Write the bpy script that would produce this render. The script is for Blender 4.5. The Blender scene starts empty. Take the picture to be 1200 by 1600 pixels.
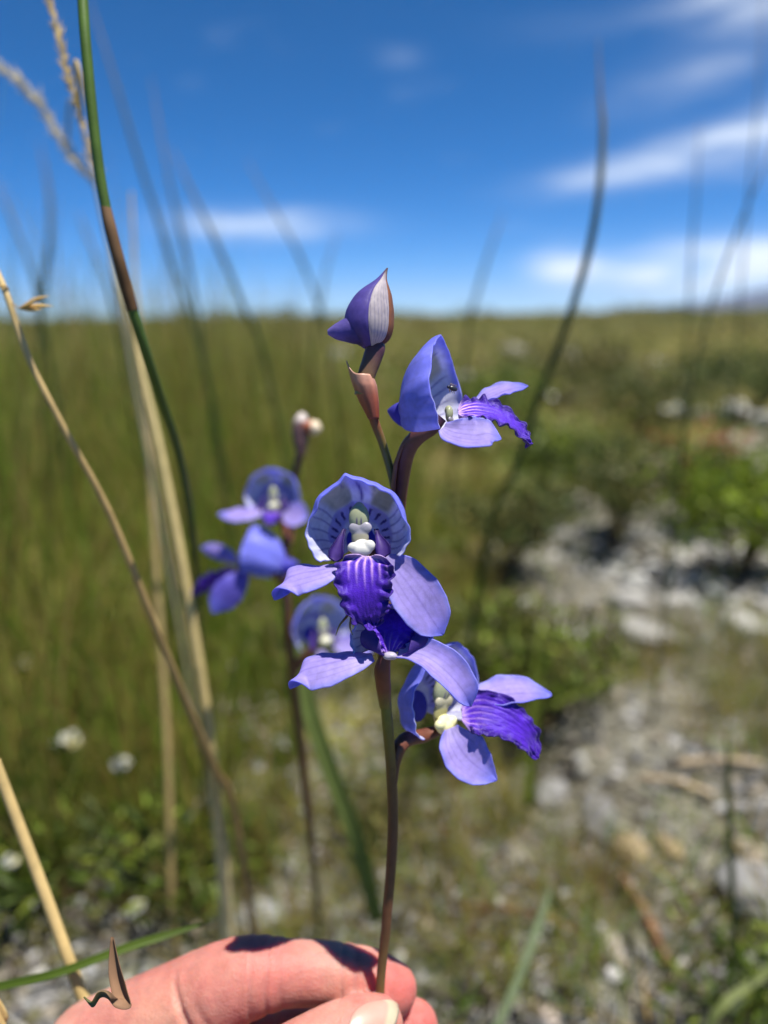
import bpy, math, random
import numpy as np
from mathutils import Vector, Matrix

random.seed(7)
rng = np.random.default_rng(11)
scene = bpy.context.scene
col = scene.collection

# ---------------------------------------------------------------- camera
CAM_H = 0.45
FPX = 1178.0                       # focal length in photograph pixels (1200 wide)
PITCH, ROLL = math.radians(14.7), math.radians(0.8)
fw = np.array([0, math.cos(PITCH), -math.sin(PITCH)])
up0 = np.array([0, math.sin(PITCH), math.cos(PITCH)])
rt0 = np.array([1.0, 0, 0])
rt = rt0 * math.cos(ROLL) - up0 * math.sin(ROLL)
up = up0 * math.cos(ROLL) + rt0 * math.sin(ROLL)
CAM = np.array([0, 0, CAM_H])
D0 = 0.17                          # distance of the orchid in the hand
K = D0 / FPX                       # metres per photograph pixel there

cd = bpy.data.cameras.new('camera')
cam = bpy.data.objects.new('camera', cd); col.objects.link(cam)
cam.matrix_world = Matrix(((rt[0], up[0], -fw[0], CAM[0]), (rt[1], up[1], -fw[1], CAM[1]),
                           (rt[2], up[2], -fw[2], CAM[2]), (0, 0, 0, 1)))
cd.sensor_fit = 'HORIZONTAL'; cd.sensor_width = 36.0
cd.lens = 36.0 * FPX / 1200.0
cd.clip_start = 0.005; cd.clip_end = 30000
cd.dof.use_dof = True
cd.dof.focus_distance = D0 - 0.003
cd.dof.aperture_fstop = cd.lens / 4.3
scene.camera = cam

# ---------------------------------------------------------------- world, sun, exposure
SUN = up + rt * 0.27 - fw * 0.40; SUN /= np.linalg.norm(SUN)
w = bpy.data.worlds.new('World'); scene.world = w; w.use_nodes = True
nt = w.node_tree; nt.nodes.clear()
N = nt.nodes.new; LK = nt.links.new
def wmath(op, a, b=None, c=None):
    n = N('ShaderNodeMath'); n.operation = op
    for i, v in enumerate((a, b, c)):
        if v is None: continue
        if isinstance(v, (int, float)): n.inputs[i].default_value = v
        else: LK(v, n.inputs[i])
    return n.outputs[0]
sky = N('ShaderNodeTexSky'); sky.sky_type = 'NISHITA'; sky.sun_disc = False
sky.sun_elevation = math.asin(SUN[2]); sky.sun_rotation = math.atan2(SUN[0], SUN[1])
sky.altitude = 7000; sky.air_density = 1.0; sky.dust_density = 0.0; sky.ozone_density = 7.0
hs = N('ShaderNodeHueSaturation'); hs.inputs['Saturation'].default_value = 1.26
hs.inputs['Value'].default_value = 1.0; hs.inputs['Hue'].default_value = 0.497
LK(sky.outputs[0], hs.inputs['Color'])
tc = N('ShaderNodeTexCoord'); sx = N('ShaderNodeSeparateXYZ'); LK(tc.outputs['Generated'], sx.inputs[0])
az = wmath('ARCTAN2', sx.outputs[0], sx.outputs[1])
el = wmath('ARCSINE', sx.outputs[2])
def blob(a0, e0, ra, re, slope=0.0, amp=1.0):
    da = wmath('SUBTRACT', az, a0)
    de = wmath('SUBTRACT', wmath('SUBTRACT', el, e0), wmath('MULTIPLY', da, slope))
    q = wmath('ADD', wmath('POWER', wmath('DIVIDE', wmath('ABSOLUTE', da), ra), 2.0),
              wmath('POWER', wmath('DIVIDE', wmath('ABSOLUTE', de), re), 2.0))
    return wmath('MULTIPLY', wmath('EXPONENT', wmath('MULTIPLY', q, -1.0)), amp)
cb = N('ShaderNodeCombineXYZ'); LK(az, cb.inputs[0]); LK(wmath('MULTIPLY', el, 4.0), cb.inputs[1])
nz = N('ShaderNodeTexNoise'); nz.inputs['Scale'].default_value = 8.0
nz.inputs['Detail'].default_value = 5.0; nz.inputs['Distortion'].default_value = 0.6
LK(cb.outputs[0], nz.inputs['Vector'])
def wsum(xs):
    r = xs[0]
    for x in xs[1:]: r = wmath('ADD', r, x)
    return r
R_ = math.radians
placed = wsum([blob(R_(24.5), R_(10.8), R_(7.5), R_(1.1), 0.22, 0.6), blob(R_(16), R_(9.0), R_(5), R_(0.8), 0.1, 0.35),
               blob(R_(32), R_(10.5), R_(8), R_(1.5), 0.1, 0.4),
               blob(R_(13), R_(2.9), R_(2.2), R_(1.1), 0.0, 1.0), blob(R_(21), R_(2.4), R_(5.5), R_(1.6), 0.06, 0.95),
               blob(R_(28), R_(3.0), R_(5), R_(1.4), 0.0, 0.8), blob(R_(24), R_(18.2), R_(3.6), R_(1.4), -0.05, 0.9),
               blob(R_(21), R_(14.5), R_(5.0), R_(1.5), 0.25, 0.18), blob(R_(16), R_(17.6), R_(6), R_(0.8), 0.0, 0.08),
               blob(R_(-8.5), R_(6.2), R_(5.5), R_(0.9), 0.0, 0.55), blob(R_(1.7), R_(16.3), R_(1.5), R_(0.6), 0.0, 0.10)])
nmod = wmath('ADD', wmath('MAXIMUM', wmath('MULTIPLY', nz.outputs['Fac'], 2.6), 0.3), -0.55)
mr = N('ShaderNodeMapRange'); mr.inputs[1].default_value = 0.60; mr.inputs[2].default_value = 0.85
mr.inputs[3].default_value = 0.0; mr.inputs[4].default_value = 0.08
LK(nz.outputs['Fac'], mr.inputs[0])
cloud = wmath('MINIMUM', wmath('ADD', wmath('MULTIPLY', placed, nmod), mr.outputs[0]), 0.9)
mx = N('ShaderNodeMixRGB'); LK(cloud, mx.inputs[0]); LK(hs.outputs[0], mx.inputs[1])
mx.inputs[2].default_value = (7.0, 7.6, 8.4, 1)
bg = N('ShaderNodeBackground'); bg.inputs['Strength'].default_value = 0.086
LK(mx.outputs[0], bg.inputs['Color'])
wo = N('ShaderNodeOutputWorld'); LK(bg.outputs[0], wo.inputs['Surface'])

sl = bpy.data.lights.new('sun', 'SUN'); sl.energy = 4.9; sl.angle = math.radians(0.53); sl.color = (1.0, 0.955, 0.88)
so = bpy.data.objects.new('sun', sl); col.objects.link(so)
so.rotation_euler = Vector(SUN).to_track_quat('Z', 'Y').to_euler()

vs = scene.view_settings
vs.view_transform = 'Standard'; vs.look = 'None'; vs.gamma = 1.0; vs.exposure = 0.9; vs.use_curve_mapping = False
scene.cycles.use_denoising = True
scene.cycles.max_bounces = 8; scene.cycles.transmission_bounces = 6
scene.cycles.sample_clamp_indirect = 8.0

# ---------------------------------------------------------------- helpers
def S(r, g, b):
    f = lambda c: (c / 255 / 12.92) if c / 255 <= 0.04045 else ((c / 255 + 0.055) / 1.055) ** 2.4
    return np.array([f(r), f(g), f(b)])
def P(px, py, d):
    """a point at distance d along the view axis, seen at photograph pixel (px, py)"""
    return CAM + rt * ((px - 600) / FPX * d) + up * (-(py - 800) / FPX * d) + fw * d
def Q(px, py, dz=0.0, d=D0):
    """the same, dz photograph pixels nearer than distance d"""
    return P(px, py, d - dz * d / FPX)
def ground_h(x, y):
    x = np.asarray(x, float); y = np.asarray(y, float)
    r = np.hypot(x, y)
    h = 0.012 * np.sin(x * 7.1 + 1.3) * np.cos(y * 5.3) + 0.008 * np.sin(x * 17 + y * 13) + 0.004 * np.sin(x * 41 - y * 37)
    h = h + np.minimum(r, 60) * 0.004 * np.sin(x * 0.33 + 0.8) * np.cos(y * 0.21 + 0.4)
    return h
def G(px, py):
    """ground point under a photograph pixel"""
    d = P(px, py, 1.0) - CAM
    t = CAM_H / -d[2]
    for _ in range(6):
        p = CAM + d * t
        t = (CAM_H - ground_h(p[0], p[1])) / -d[2]
    return CAM + d * t
def smooth(a, b, x):
    t = np.clip((x - a) / (b - a), 0, 1); return t * t * (3 - 2 * t)
def catmull(pts, n):
    p = np.asarray(pts, float)
    if len(p) == 2:
        t = np.linspace(0, 1, n)[:, None]; return p[0] * (1 - t) + p[1] * t
    e = np.vstack([2 * p[0] - p[1], p, 2 * p[-1] - p[-2]])
    u = np.linspace(0, len(p) - 1, n); i = np.minimum(u.astype(int), len(p) - 2); f = (u - i)[:, None]
    a, b, c, d = e[i], e[i + 1], e[i + 2], e[i + 3]
    return 0.5 * (2 * b + (c - a) * f + (2 * a - 5 * b + 4 * c - d) * f ** 2 + (3 * b - a - 3 * c + d) * f ** 3)
def interp(ts, vals, t):
    vals = np.asarray(vals, float)
    if vals.ndim == 1: return np.interp(t, ts, vals)
    return np.stack([np.interp(t, ts, vals[:, k]) for k in range(vals.shape[1])], -1)
def vnoise(p, s, seed=0):
    """cheap smooth noise from a few sine waves, p (..., 3)"""
    r = np.random.default_rng(seed); o = 0
    for k in range(6):
        d = r.normal(size=3); d /= np.linalg.norm(d)
        o = o + np.sin((p @ d) * s * (0.7 + 0.5 * k) + r.uniform(0, 6.28)) / (1 + 0.5 * k)
    return o / 2.6

class MB:
    def __init__(self): self.V, self.F, self.C, self.M, self.n = [], [], [], [], 0
    def add(self, V, F, C, mat=0):
        V = np.asarray(V, float); F = np.asarray(F, int)
        C = np.asarray(C, float)
        if C.ndim == 1: C = np.repeat(C[None, :], len(V), 0)
        self.V.append(V); self.F.append(F + self.n); self.C.append(C); self.M.append(np.full(len(F), mat)); self.n += len(V)
        return self
    def mesh(self, name, mats, origin=(0, 0, 0), smoothed=True):
        V = np.vstack(self.V) - np.asarray(origin)
        me = bpy.data.meshes.new(name)
        tot = np.concatenate([np.full(len(f), f.shape[1]) for f in self.F])
        loops = np.concatenate([f.ravel() for f in self.F])
        me.vertices.add(len(V)); me.vertices.foreach_set('co', V.astype(np.float32).ravel())
        me.loops.add(len(loops)); me.loops.foreach_set('vertex_index', loops.astype(np.int32))
        me.polygons.add(len(tot))
        st = np.concatenate([[0], np.cumsum(tot)[:-1]])
        me.polygons.foreach_set('loop_start', st.astype(np.int32))
        me.polygons.foreach_set('loop_total', tot.astype(np.int32))
        me.polygons.foreach_set('material_index', np.concatenate(self.M).astype(np.int32))
        me.polygons.foreach_set('use_smooth', np.full(len(tot), smoothed))
        at = me.color_attributes.new('Col', 'FLOAT_COLOR', 'POINT')
        C = np.vstack(self.C); C4 = np.ones((len(C), 4), np.float32); C4[:, :3] = np.clip(C, 0, 1)
        at.data.foreach_set('color', C4.ravel())
        for m in (mats if isinstance(mats, (list, tuple)) else [mats]): me.materials.append(m)
        me.update(calc_edges=True); me.validate()
        return me
    def build(self, name, mats, parent=None, origin=(0, 0, 0), smoothed=True):
        o = bpy.data.objects.new(name, self.mesh(name, mats, origin, smoothed)); col.objects.link(o)
        if parent is not None: o.parent = parent
        else: o.location = origin
        return o
def empty(name, loc, parent=None):
    o = bpy.data.objects.new(name, None); col.objects.link(o); o.empty_display_size = 0.01
    if parent is not None: o.parent = parent
    else: o.location = loc
    return o
def tag(o, label=None, cat=None, group=None, kind=None):
    if label: o['label'] = label
    if cat: o['category'] = cat
    if group: o['group'] = group
    if kind: o['kind'] = kind
    return o

def grid_faces(nu, nv, off=0, flip=False, closed=False):
    i, j = np.meshgrid(np.arange(nu if closed else nu - 1), np.arange(nv - 1), indexing='ij')
    i2 = (i + 1) % nu
    f = np.stack([i * nv + j, i2 * nv + j, i2 * nv + j + 1, i * nv + j + 1], -1).reshape(-1, 4) + off
    return f[:, ::-1] if flip else f
def sheet(mb, G3, th, cin, cout):
    """a thin solid leaf: front side of grid G3 (nu,nv,3) in colour cin, back side in cout"""
    nu, nv = G3.shape[:2]
    du = np.gradient(G3, axis=0); dv = np.gradient(G3, axis=1)
    n = np.cross(du, dv); n /= np.linalg.norm(n, axis=-1, keepdims=True) + 1e-12
    A = (G3 + n * th / 2).reshape(-1, 3); B = (G3 - n * th / 2).reshape(-1, 3)
    m = len(A)
    ci = np.broadcast_to(cin, (nu, nv, 3)).reshape(-1, 3); co = np.broadcast_to(cout, (nu, nv, 3)).reshape(-1, 3)
    idx = np.arange(m).reshape(nu, nv)
    ring = np.concatenate([idx[:, 0], idx[-1, 1:], idx[-2::-1, -1], idx[0, -2:0:-1]])
    r2 = np.roll(ring, -1)
    edge = np.stack([ring, r2, r2 + m, ring + m], -1)
    mb.add(np.vstack([A, B]), np.vstack([grid_faces(nu, nv), grid_faces(nu, nv, m, True), edge[:, ::-1]]), np.vstack([ci, co]))
def frames(c):
    t = np.gradient(c, axis=0); t /= np.linalg.norm(t, axis=1, keepdims=True) + 1e-12
    a = np.array([0.3, 0.9, 0.2]); n = np.cross(t[0], a); n /= np.linalg.norm(n)
    ns = []
    for k in range(len(c)):
        n = n - t[k] * (n @ t[k]); n = n / (np.linalg.norm(n) + 1e-12); ns.append(n)
    ns = np.array(ns); return t, ns, np.cross(t, ns)
def tube(mb, pts, rad, cols, n=24, seg=10, mat=0, spline=True, wob=0.0):
    c = catmull(pts, n) if spline else np.asarray(pts, float)
    n = len(c); u = np.linspace(0, 1, n)
    rad = np.atleast_1d(np.asarray(rad, float)); r = np.interp(u, np.linspace(0, 1, len(rad)), rad) if len(rad) > 1 else np.full(n, rad[0])
    cols = np.atleast_2d(cols); cc = interp(np.linspace(0, 1, len(cols)), cols, u) if len(cols) > 1 else np.repeat(cols, n, 0)
    _, a, b = frames(c)
    th = np.linspace(0, 2 * np.pi, seg, endpoint=False)
    rr = r[None, :] * (1 + wob * np.sin(3 * th)[:, None])
    V = c[None] + rr[..., None] * (np.cos(th)[:, None, None] * a[None] + np.sin(th)[:, None, None] * b[None])
    V = V.reshape(-1, 3)
    F = grid_faces(seg, n, closed=True)
    mb.add(V, F, np.tile(cc, (seg, 1)), mat)
    for k, e in ((0, 1), (n - 1, -1)):
        base = mb.n
        ring = c[k] + r[k] * (np.cos(th)[:, None] * a[k] + np.sin(th)[:, None] * b[k])
        i = np.arange(seg)
        mb.add(np.vstack([ring, c[k:k + 1]]), np.stack([(i + 1) % seg, i, np.full(seg, seg)][::e], -1), cc[k], mat)
def ellipsoid(mb, M, colfn, nu=20, nv=14, noise=0.0, ns=1.0, seed=0, mat=0):
    """M 4x3: columns = the three axes (already scaled) and the centre"""
    th = np.linspace(0, 2 * np.pi, nu, endpoint=False); ph = np.linspace(0.02, np.pi - 0.02, nv)
    T, Ph = np.meshgrid(th, ph, indexing='ij')
    U = np.stack([np.sin(Ph) * np.cos(T), np.sin(Ph) * np.sin(T), np.cos(Ph)], -1)
    if noise: U = U * (1 + noise * vnoise(U, ns, seed))[..., None]
    ax = np.asarray(M[:3], float); V = U @ ax + np.asarray(M[3], float)
    C = colfn(U.reshape(-1, 3)) if callable(colfn) else colfn
    mb.add(V.reshape(-1, 3), grid_faces(nu, nv, closed=True, flip=True), C, mat)

# ---------------------------------------------------------------- materials
def mat(name, rough=0.5, transl=0.0, bump=None, spec=0.4, var=0.12, vscale=60.0, sss=0.0, sheen=0.0):
    m = bpy.data.materials.new(name); m.use_nodes = True; t = m.node_tree; t.nodes.clear()
    n = t.nodes.new; l = t.links.new
    out = n('ShaderNodeOutputMaterial'); bs = n('ShaderNodeBsdfPrincipled')
    at = n('ShaderNodeAttribute'); at.attribute_name = 'Col'
    tc = n('ShaderNodeTexCoord'); ns = n('ShaderNodeTexNoise'); ns.inputs['Scale'].default_value = vscale; ns.inputs['Detail'].default_value = 4
    l(tc.outputs['Object'], ns.inputs['Vector'])
    mp = n('ShaderNodeMapRange'); mp.inputs[1].default_value = 0.3; mp.inputs[2].default_value = 0.7
    mp.inputs[3].default_value = 1 - var; mp.inputs[4].default_value = 1 + var
    l(ns.outputs['Fac'], mp.inputs[0])
    mu = n('ShaderNodeVectorMath'); mu.operation = 'SCALE'; l(at.outputs['Color'], mu.inputs[0]); l(mp.outputs[0], mu.inputs['Scale'])
    l(mu.outputs[0], bs.inputs['Base Color'])
    bs.inputs['Roughness'].default_value = rough; bs.inputs['Specular IOR Level'].default_value = spec
    if sss:
        bs.inputs['Subsurface Weight'].default_value = sss; bs.inputs['Subsurface Radius'].default_value = (1.0, 0.35, 0.2)
        bs.inputs['Subsurface Scale'].default_value = 0.005
    if sheen:
        bs.inputs['Sheen Weight'].default_value = sheen
    if bump:
        bn = n('ShaderNodeTexNoise'); bn.inputs['Scale'].default_value = bump[0]; bn.inputs['Detail'].default_value = 3
        l(tc.outputs['Object'], bn.inputs['Vector'])
        bp = n('ShaderNodeBump'); bp.inputs['Strength'].default_value = bump[1]; bp.inputs['Distance'].default_value = bump[2]
        l(bn.outputs['Fac'], bp.inputs['Height']); l(bp.outputs[0], bs.inputs['Normal'])
    sh = bs.outputs[0]
    if transl:
        tr = n('ShaderNodeBsdfTranslucent'); l(mu.outputs[0], tr.inputs['Color'])
        mxs = n('ShaderNodeMixShader'); mxs.inputs[0].default_value = transl
        l(sh, mxs.inputs[1]); l(tr.outputs[0], mxs.inputs[2]); sh = mxs.outputs[0]
    l(sh, out.inputs['Surface']); return m
M_petal = mat('petal', 0.42, 0.58, (4200, 0.35, 0.0003), 0.35, 0.12, 700)
M_hood = mat('hood_petal', 0.42, 0.46, (4200, 0.35, 0.0003), 0.35, 0.10, 700)
M_lip = mat('velvet_lip', 0.5, 0.15, (3500, 0.5, 0.0003), 0.3, 0.15, 1200, sheen=0.15)
M_white = mat('waxy_white', 0.3, 0.25, None, 0.5, 0.03, 800)
M_stem = mat('flower_stem', 0.45, 0.0, (2500, 0.2, 0.0002), 0.4, 0.15, 500)
M_culm = mat('culm', 0.5, 0.1, (900, 0.2, 0.0003), 0.35, 0.15, 150)
M_grass = mat('grass', 0.55, 0.48, None, 0.25, 0.15, 40)
M_leaf = mat('leaf', 0.5, 0.4, None, 0.3, 0.2, 60)
M_dry = mat('dry_plant', 0.8, 0.12, None, 0.15, 0.25, 120)
M_stone = mat('stone', 0.85, 0.0, (180, 0.5, 0.003), 0.2, 0.22, 70)
M_skin = mat('skin', 0.52, 0.0, (1300, 0.5, 0.0005), 0.28, 0.12, 220, sss=1.0)
M_nail = mat('nail', 0.4, 0.0, None, 0.5, 0.04, 300, sss=0.2)
M_insect = mat('insect', 0.3, 0.0, None, 0.5, 0.15, 900)
M_white_fl = mat('white_blossom', 0.6, 0.3, None, 0.2, 0.08, 200)
M_hill = mat('hill', 0.95, 0.0, None, 0.0, 0.2, 0.004)
M_gravel = mat('gravel', 0.9, 0.0, None, 0.15, 0.2, 60)

def ground_material():
    m = bpy.data.materials.new('sandy_ground'); m.use_nodes = True; t = m.node_tree; t.nodes.clear()
    n = t.nodes.new; l = t.links.new
    out = n('ShaderNodeOutputMaterial'); bs = n('ShaderNodeBsdfPrincipled'); bs.inputs['Roughness'].default_value = 0.95
    bs.inputs['Specular IOR Level'].default_value = 0.1
    at = n('ShaderNodeAttribute'); at.attribute_name = 'Col'
    ge = n('ShaderNodeNewGeometry')
    def noise(s, d=6):
        k = n('ShaderNodeTexNoise'); k.inputs['Scale'].default_value = s; k.inputs['Detail'].default_value = d
        k.inputs['Roughness'].default_value = 0.65; l(ge.outputs['Position'], k.inputs['Vector']); return k
    a = noise(9); b = noise(90, 4); c = noise(0.6, 8)
    r1 = n('ShaderNodeValToRGB'); r1.color_ramp.elements[0].position = 0.36; r1.color_ramp.elements[1].position = 0.66
    r1.color_ramp.elements[0].color = (0.22, 0.20, 0.18, 1); r1.color_ramp.elements[1].color = (1.25, 1.25, 1.25, 1)
    l(a.outputs['Fac'], r1.inputs[0])
    r2 = n('ShaderNodeValToRGB'); r2.color_ramp.elements[0].position = 0.32; r2.color_ramp.elements[1].position = 0.68
    r2.color_ramp.elements[0].color = (0.45, 0.42, 0.38, 1); r2.color_ramp.elements[1].color = (1.35, 1.35, 1.35, 1)
    l(b.outputs['Fac'], r2.inputs[0])
    r3 = n('ShaderNodeValToRGB'); r3.color_ramp.elements[0].position = 0.3; r3.color_ramp.elements[1].position = 0.7
    r3.color_ramp.elements[0].color = (0.7, 0.8, 0.6, 1); r3.color_ramp.elements[1].color = (1.25, 1.15, 1.1, 1)
    l(c.outputs['Fac'], r3.inputs[0])
    def mul(x, y):
        k = n('ShaderNodeMixRGB'); k.blend_type = 'MULTIPLY'; k.inputs[0].default_value = 1; l(x, k.inputs[1]); l(y, k.inputs[2]); return k.outputs[0]
    l(mul(mul(mul(at.outputs['Color'], r1.outputs[0]), r2.outputs[0]), r3.outputs[0]), bs.inputs['Base Color'])
    bp = n('ShaderNodeBump'); bp.inputs['Strength'].default_value = 0.8; bp.inputs['Distance'].default_value = 0.01
    l(b.outputs['Fac'], bp.inputs['Height']); l(bp.outputs[0], bs.inputs['Normal'])
    l(bs.outputs[0], out.inputs['Surface']); return m
M_ground = ground_material()

# ---------------------------------------------------------------- the land
def veg_edge(y):
    """x of the edge between the reed stand (left) and the bare stony ground (right)"""
    return np.interp(y, [0.40, 0.49, 0.62, 0.72, 0.85, 1.0, 1.4, 1.7, 2.2, 4], [-0.19, -0.15, -0.08, 0.03, 0.14, 0.21, 0.30, 0.42, 0.75, 2.5])
ys = np.concatenate([np.linspace(-1, 4, 140), 4 + (np.linspace(0, 1, 90)[1:] ** 4) * 9000])
xs = np.concatenate([-(np.linspace(1, 0, 70)[:-1] ** 4) * 9000 - 2.5, np.linspace(-2.5, 2.5, 140), 2.5 + (np.linspace(0, 1, 70)[1:] ** 4) * 9000])
X, Y = np.meshgrid(xs, ys, indexing='ij')
Z = ground_h(X, Y) + np.where(Y > 200, 0, 0)
gv = np.stack([X, Y, Z], -1)
sand = S(136, 134, 129); olive = S(124, 120, 72); soil = S(120, 116, 70)
far = smooth(1.6, 9, np.hypot(X, Y))[..., None]
stand = smooth(0.02, -0.10, X - veg_edge(Y))[..., None]
gc = (sand * (1 - stand) + soil * stand) * (1 - far) + olive * far
mb = MB(); mb.add(gv.reshape(-1, 3), grid_faces(len(xs), len(ys)), gc.reshape(-1, 3))
tag(mb.build('ground', M_ground), kind='structure')

# far mountain at the right edge of view, haze blue painted into its colour
mb = MB(); n = 120
bx = np.linspace(1700, 6500, n); prof = 34 + 185 * smooth(1800, 2900, bx) * (1 + 0.25 * np.sin(bx / 310) + 0.12 * np.sin(bx / 97 + 1)) * 0.62
rows = []
for j, f in enumerate(np.linspace(0, 1, 9)):
    hh = prof * math.sin(f * math.pi) ** 0.8 * (1 + 0.1 * np.sin(bx / 130 + j))
    rows.append(np.stack([bx, np.full(n, 4600.0) + f * 1800 - 500, hh - 5], -1))
g3 = np.stack(rows, 1)
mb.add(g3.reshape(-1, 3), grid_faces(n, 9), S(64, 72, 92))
tag(mb.build('hills', M_hill), kind='structure')

# ---------------------------------------------------------------- reeds and grass
def culms(mb, base, tip_off, width, c0, c1, nseg=5, sides=3, bend=0.35):
    """many thin tapering stalks at once; base (n,3), tip_off (n,3), width (n,), c0 base colour (n,3), c1 tip colour"""
    n = len(base); t = np.linspace(0, 1, nseg)
    lat = tip_off.copy(); lat[:, 2] = 0
    hor = t[None, :, None] ** 1.8 * lat[:, None] ; ver = np.zeros((n, nseg, 3)); ver[..., 2] = t[None] * tip_off[:, 2:3] * (1 - 0.08 * t[None])
    c = base[:, None] + hor + ver
    a0 = rng.uniform(0, 6.28, n)
    th = a0[:, None] + np.arange(sides)[None] * 2 * np.pi / sides
    d = np.stack([np.cos(th), np.sin(th), np.zeros_like(th)], -1)
    wv = width[:, None] * (1 - 0.75 * t[None])
    V = c[:, :, None] + d[:, None] * wv[:, :, None, None] * 0.5
    V = V.reshape(-1, 3)
    b = (np.arange(n) * nseg * sides)[:, None, None]; i = np.arange(nseg - 1)[None, :, None] * sides; j = np.arange(sides)[None, None]
    j2 = (j + 1) % sides
    F = np.stack([b + i + j, b + i + j2, b + i + sides + j2, b + i + sides + j], -1).reshape(-1, 4)
    cc = c0[:, None] * (1 - t[None, :, None]) + c1[:, None] * t[None, :, None]
    C = np.repeat(cc[:, :, None], sides, 2).reshape(-1, 3)
    mb.add(V, F, C)
PAL = np.array([S(134, 164, 58), S(112, 148, 50), S(156, 166, 66), S(96, 126, 46), S(164, 162, 76), S(144, 168, 52)])
DRY = np.array([S(190, 170, 108), S(164, 136, 80), S(176, 152, 84), S(146, 104, 58)])
def palette(n, dry=0.2):
    g = PAL[rng.integers(0, len(PAL), n)] * rng.uniform(0.75, 1.35, (n, 1))
    d = DRY[rng.integers(0, len(DRY), n)] * rng.uniform(0.6, 1.1, (n, 1))
    k = rng.uniform(size=n) < dry
    g[k] = d[k]; return g
def reed_field(name, ncl, per, xr, yr, hfun, wid, keep, dry, label, cat='grass', spread=0.06, lean=0.22, sides=3, nseg=5, short=0.4, grow=0.45):
    cx = rng.uniform(*xr, ncl * 8); cy = np.exp(rng.uniform(math.log(yr[0]), math.log(yr[1]), ncl * 8))
    k = keep(cx, cy); cx, cy = cx[k][:ncl], cy[k][:ncl]
    n = len(cx) * per
    ids = np.repeat(np.arange(len(cx)), per)
    sp = spread * (0.5 + 0.5 * rng.uniform(size=len(cx)))[ids] * np.maximum(1, cy[ids] * 0.3)
    a = rng.uniform(0, 6.28, n); r = np.sqrt(rng.uniform(size=n)) * sp
    bx_, by_ = cx[ids] + r * np.cos(a), cy[ids] + r * np.sin(a)
    base = np.stack([bx_, by_, ground_h(bx_, by_) - 0.01], -1)
    h = hfun(bx_, by_) * rng.uniform(0.45, 1.0, n) * (0.6 + 0.5 * rng.uniform(size=len(cx)))[ids]
    ln = np.where(rng.uniform(size=n) < short, lean * 2.6, lean)
    h = np.where(ln > lean, h * 0.75, h)
    off = np.stack([ln * h * (0.8 * np.cos(a) * r / sp + 0.6 * rng.normal(size=n)), ln * h * (0.8 * np.sin(a) * r / sp + 0.6 * rng.normal(size=n)), h], -1)
    tint = palette(len(cx), dry * 0.8)[ids]
    c = 0.5 * palette(n, dry) + 0.5 * tint
    tipc = np.where(rng.uniform(size=(n, 1)) < 0.3, DRY[rng.integers(0, 4, n)], c)
    m = MB(); culms(m, base, off, wid * rng.uniform(0.6, 1.4, n) * np.maximum(1, by_ * grow), c, tipc, nseg, sides)
    return tag(m.build(name, M_grass), label, cat, kind='stuff')
def leaf_field(name, ncl, per, xr, yr, hfun, size, keep, pal, label, spread=0.12, cat='vegetation', grow=0.5):
    """low mounds of small leaves"""
    cx = rng.uniform(*xr, ncl * 8); cy = np.exp(rng.uniform(math.log(yr[0]), math.log(yr[1]), ncl * 8))
    k = keep(cx, cy); cx, cy = cx[k][:ncl], cy[k][:ncl]
    ids = np.repeat(np.arange(len(cx)), per); n = len(ids); g = np.maximum(1, cy[ids] * grow)
    sp = spread * (0.5 + rng.uniform(size=len(cx)))[ids] * np.minimum(g, 3.0)
    d = rng.normal(size=(n, 3)); d /= np.linalg.norm(d, axis=1, keepdims=True); d[:, 2] = np.abs(d[:, 2])
    hh = (hfun(cx, cy) * rng.uniform(0.5, 1.1, len(cx)))[ids]
    rr = rng.uniform(0.35, 1, n) ** 0.5
    x, y = cx[ids] + d[:, 0] * sp * rr, cy[ids] + d[:, 1] * sp * rr
    c = np.stack([x, y, ground_h(x, y) + hh * d[:, 2] * rr], -1)
    t = rng.normal(size=(n, 3)); t[:, 2] = np.abs(t[:, 2]) * 0.8; t /= np.linalg.norm(t, axis=1, keepdims=True)
    s_ = np.cross(t, rng.normal(size=(n, 3))); s_ /= np.linalg.norm(s_, axis=1, keepdims=True)
    lf = (size * rng.uniform(0.6, 1.4, n) * g)[:, None]
    V = np.stack([c - t * lf * 0.5, c + s_ * lf * 0.28, c + t * lf * 0.5, c - s_ * lf * 0.28], 1)
    pal = np.asarray(pal); tint = pal[rng.integers(0, len(pal), len(cx))][ids]
    lc = 0.6 * tint + 0.4 * pal[rng.integers(0, len(pal), n)]; lc = lc * rng.uniform(0.6, 1.3, (n, 1))
    m = MB(); m.add(V.reshape(-1, 3), np.array([[0, 1, 2], [0, 2, 3]])[None].repeat(n, 0).reshape(-1, 3) + np.repeat(np.arange(n) * 4, 2)[:, None], np.repeat(lc, 4, 0))
    return tag(m.build(name, M_leaf), label, cat, kind='stuff')
inview = lambda x, y: np.abs(x) < 0.62 * y + 0.25
reed_field('reed_grass', 215, 26, (-1.7, 0.75), (0.53, 2.2),
           lambda x, y: np.clip(0.42 - 0.55 * smooth(-0.35, 0.35, x - 0.18 * (y - 0.7)), 0.11, 0.44),
           0.0028, lambda x, y: (x < veg_edge(y) - 0.02) & (x > -0.62 * y - 0.15), 0.20,
           'dense stand of green and straw reeds filling the left half')
reed_field('reed_grass', 170, 12, (-2.2, 0.3), (0.66, 3.2),
           lambda x, y: np.clip(0.82 - 0.62 * smooth(-0.6, 0.2, x), 0.16, 0.82),
           0.0034, lambda x, y: (x < veg_edge(y) - 0.05) & (x > -0.62 * y - 0.1), 0.28,
           'taller clumped reeds standing out of the stand', spread=0.016, lean=0.16, short=0.12)
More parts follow.
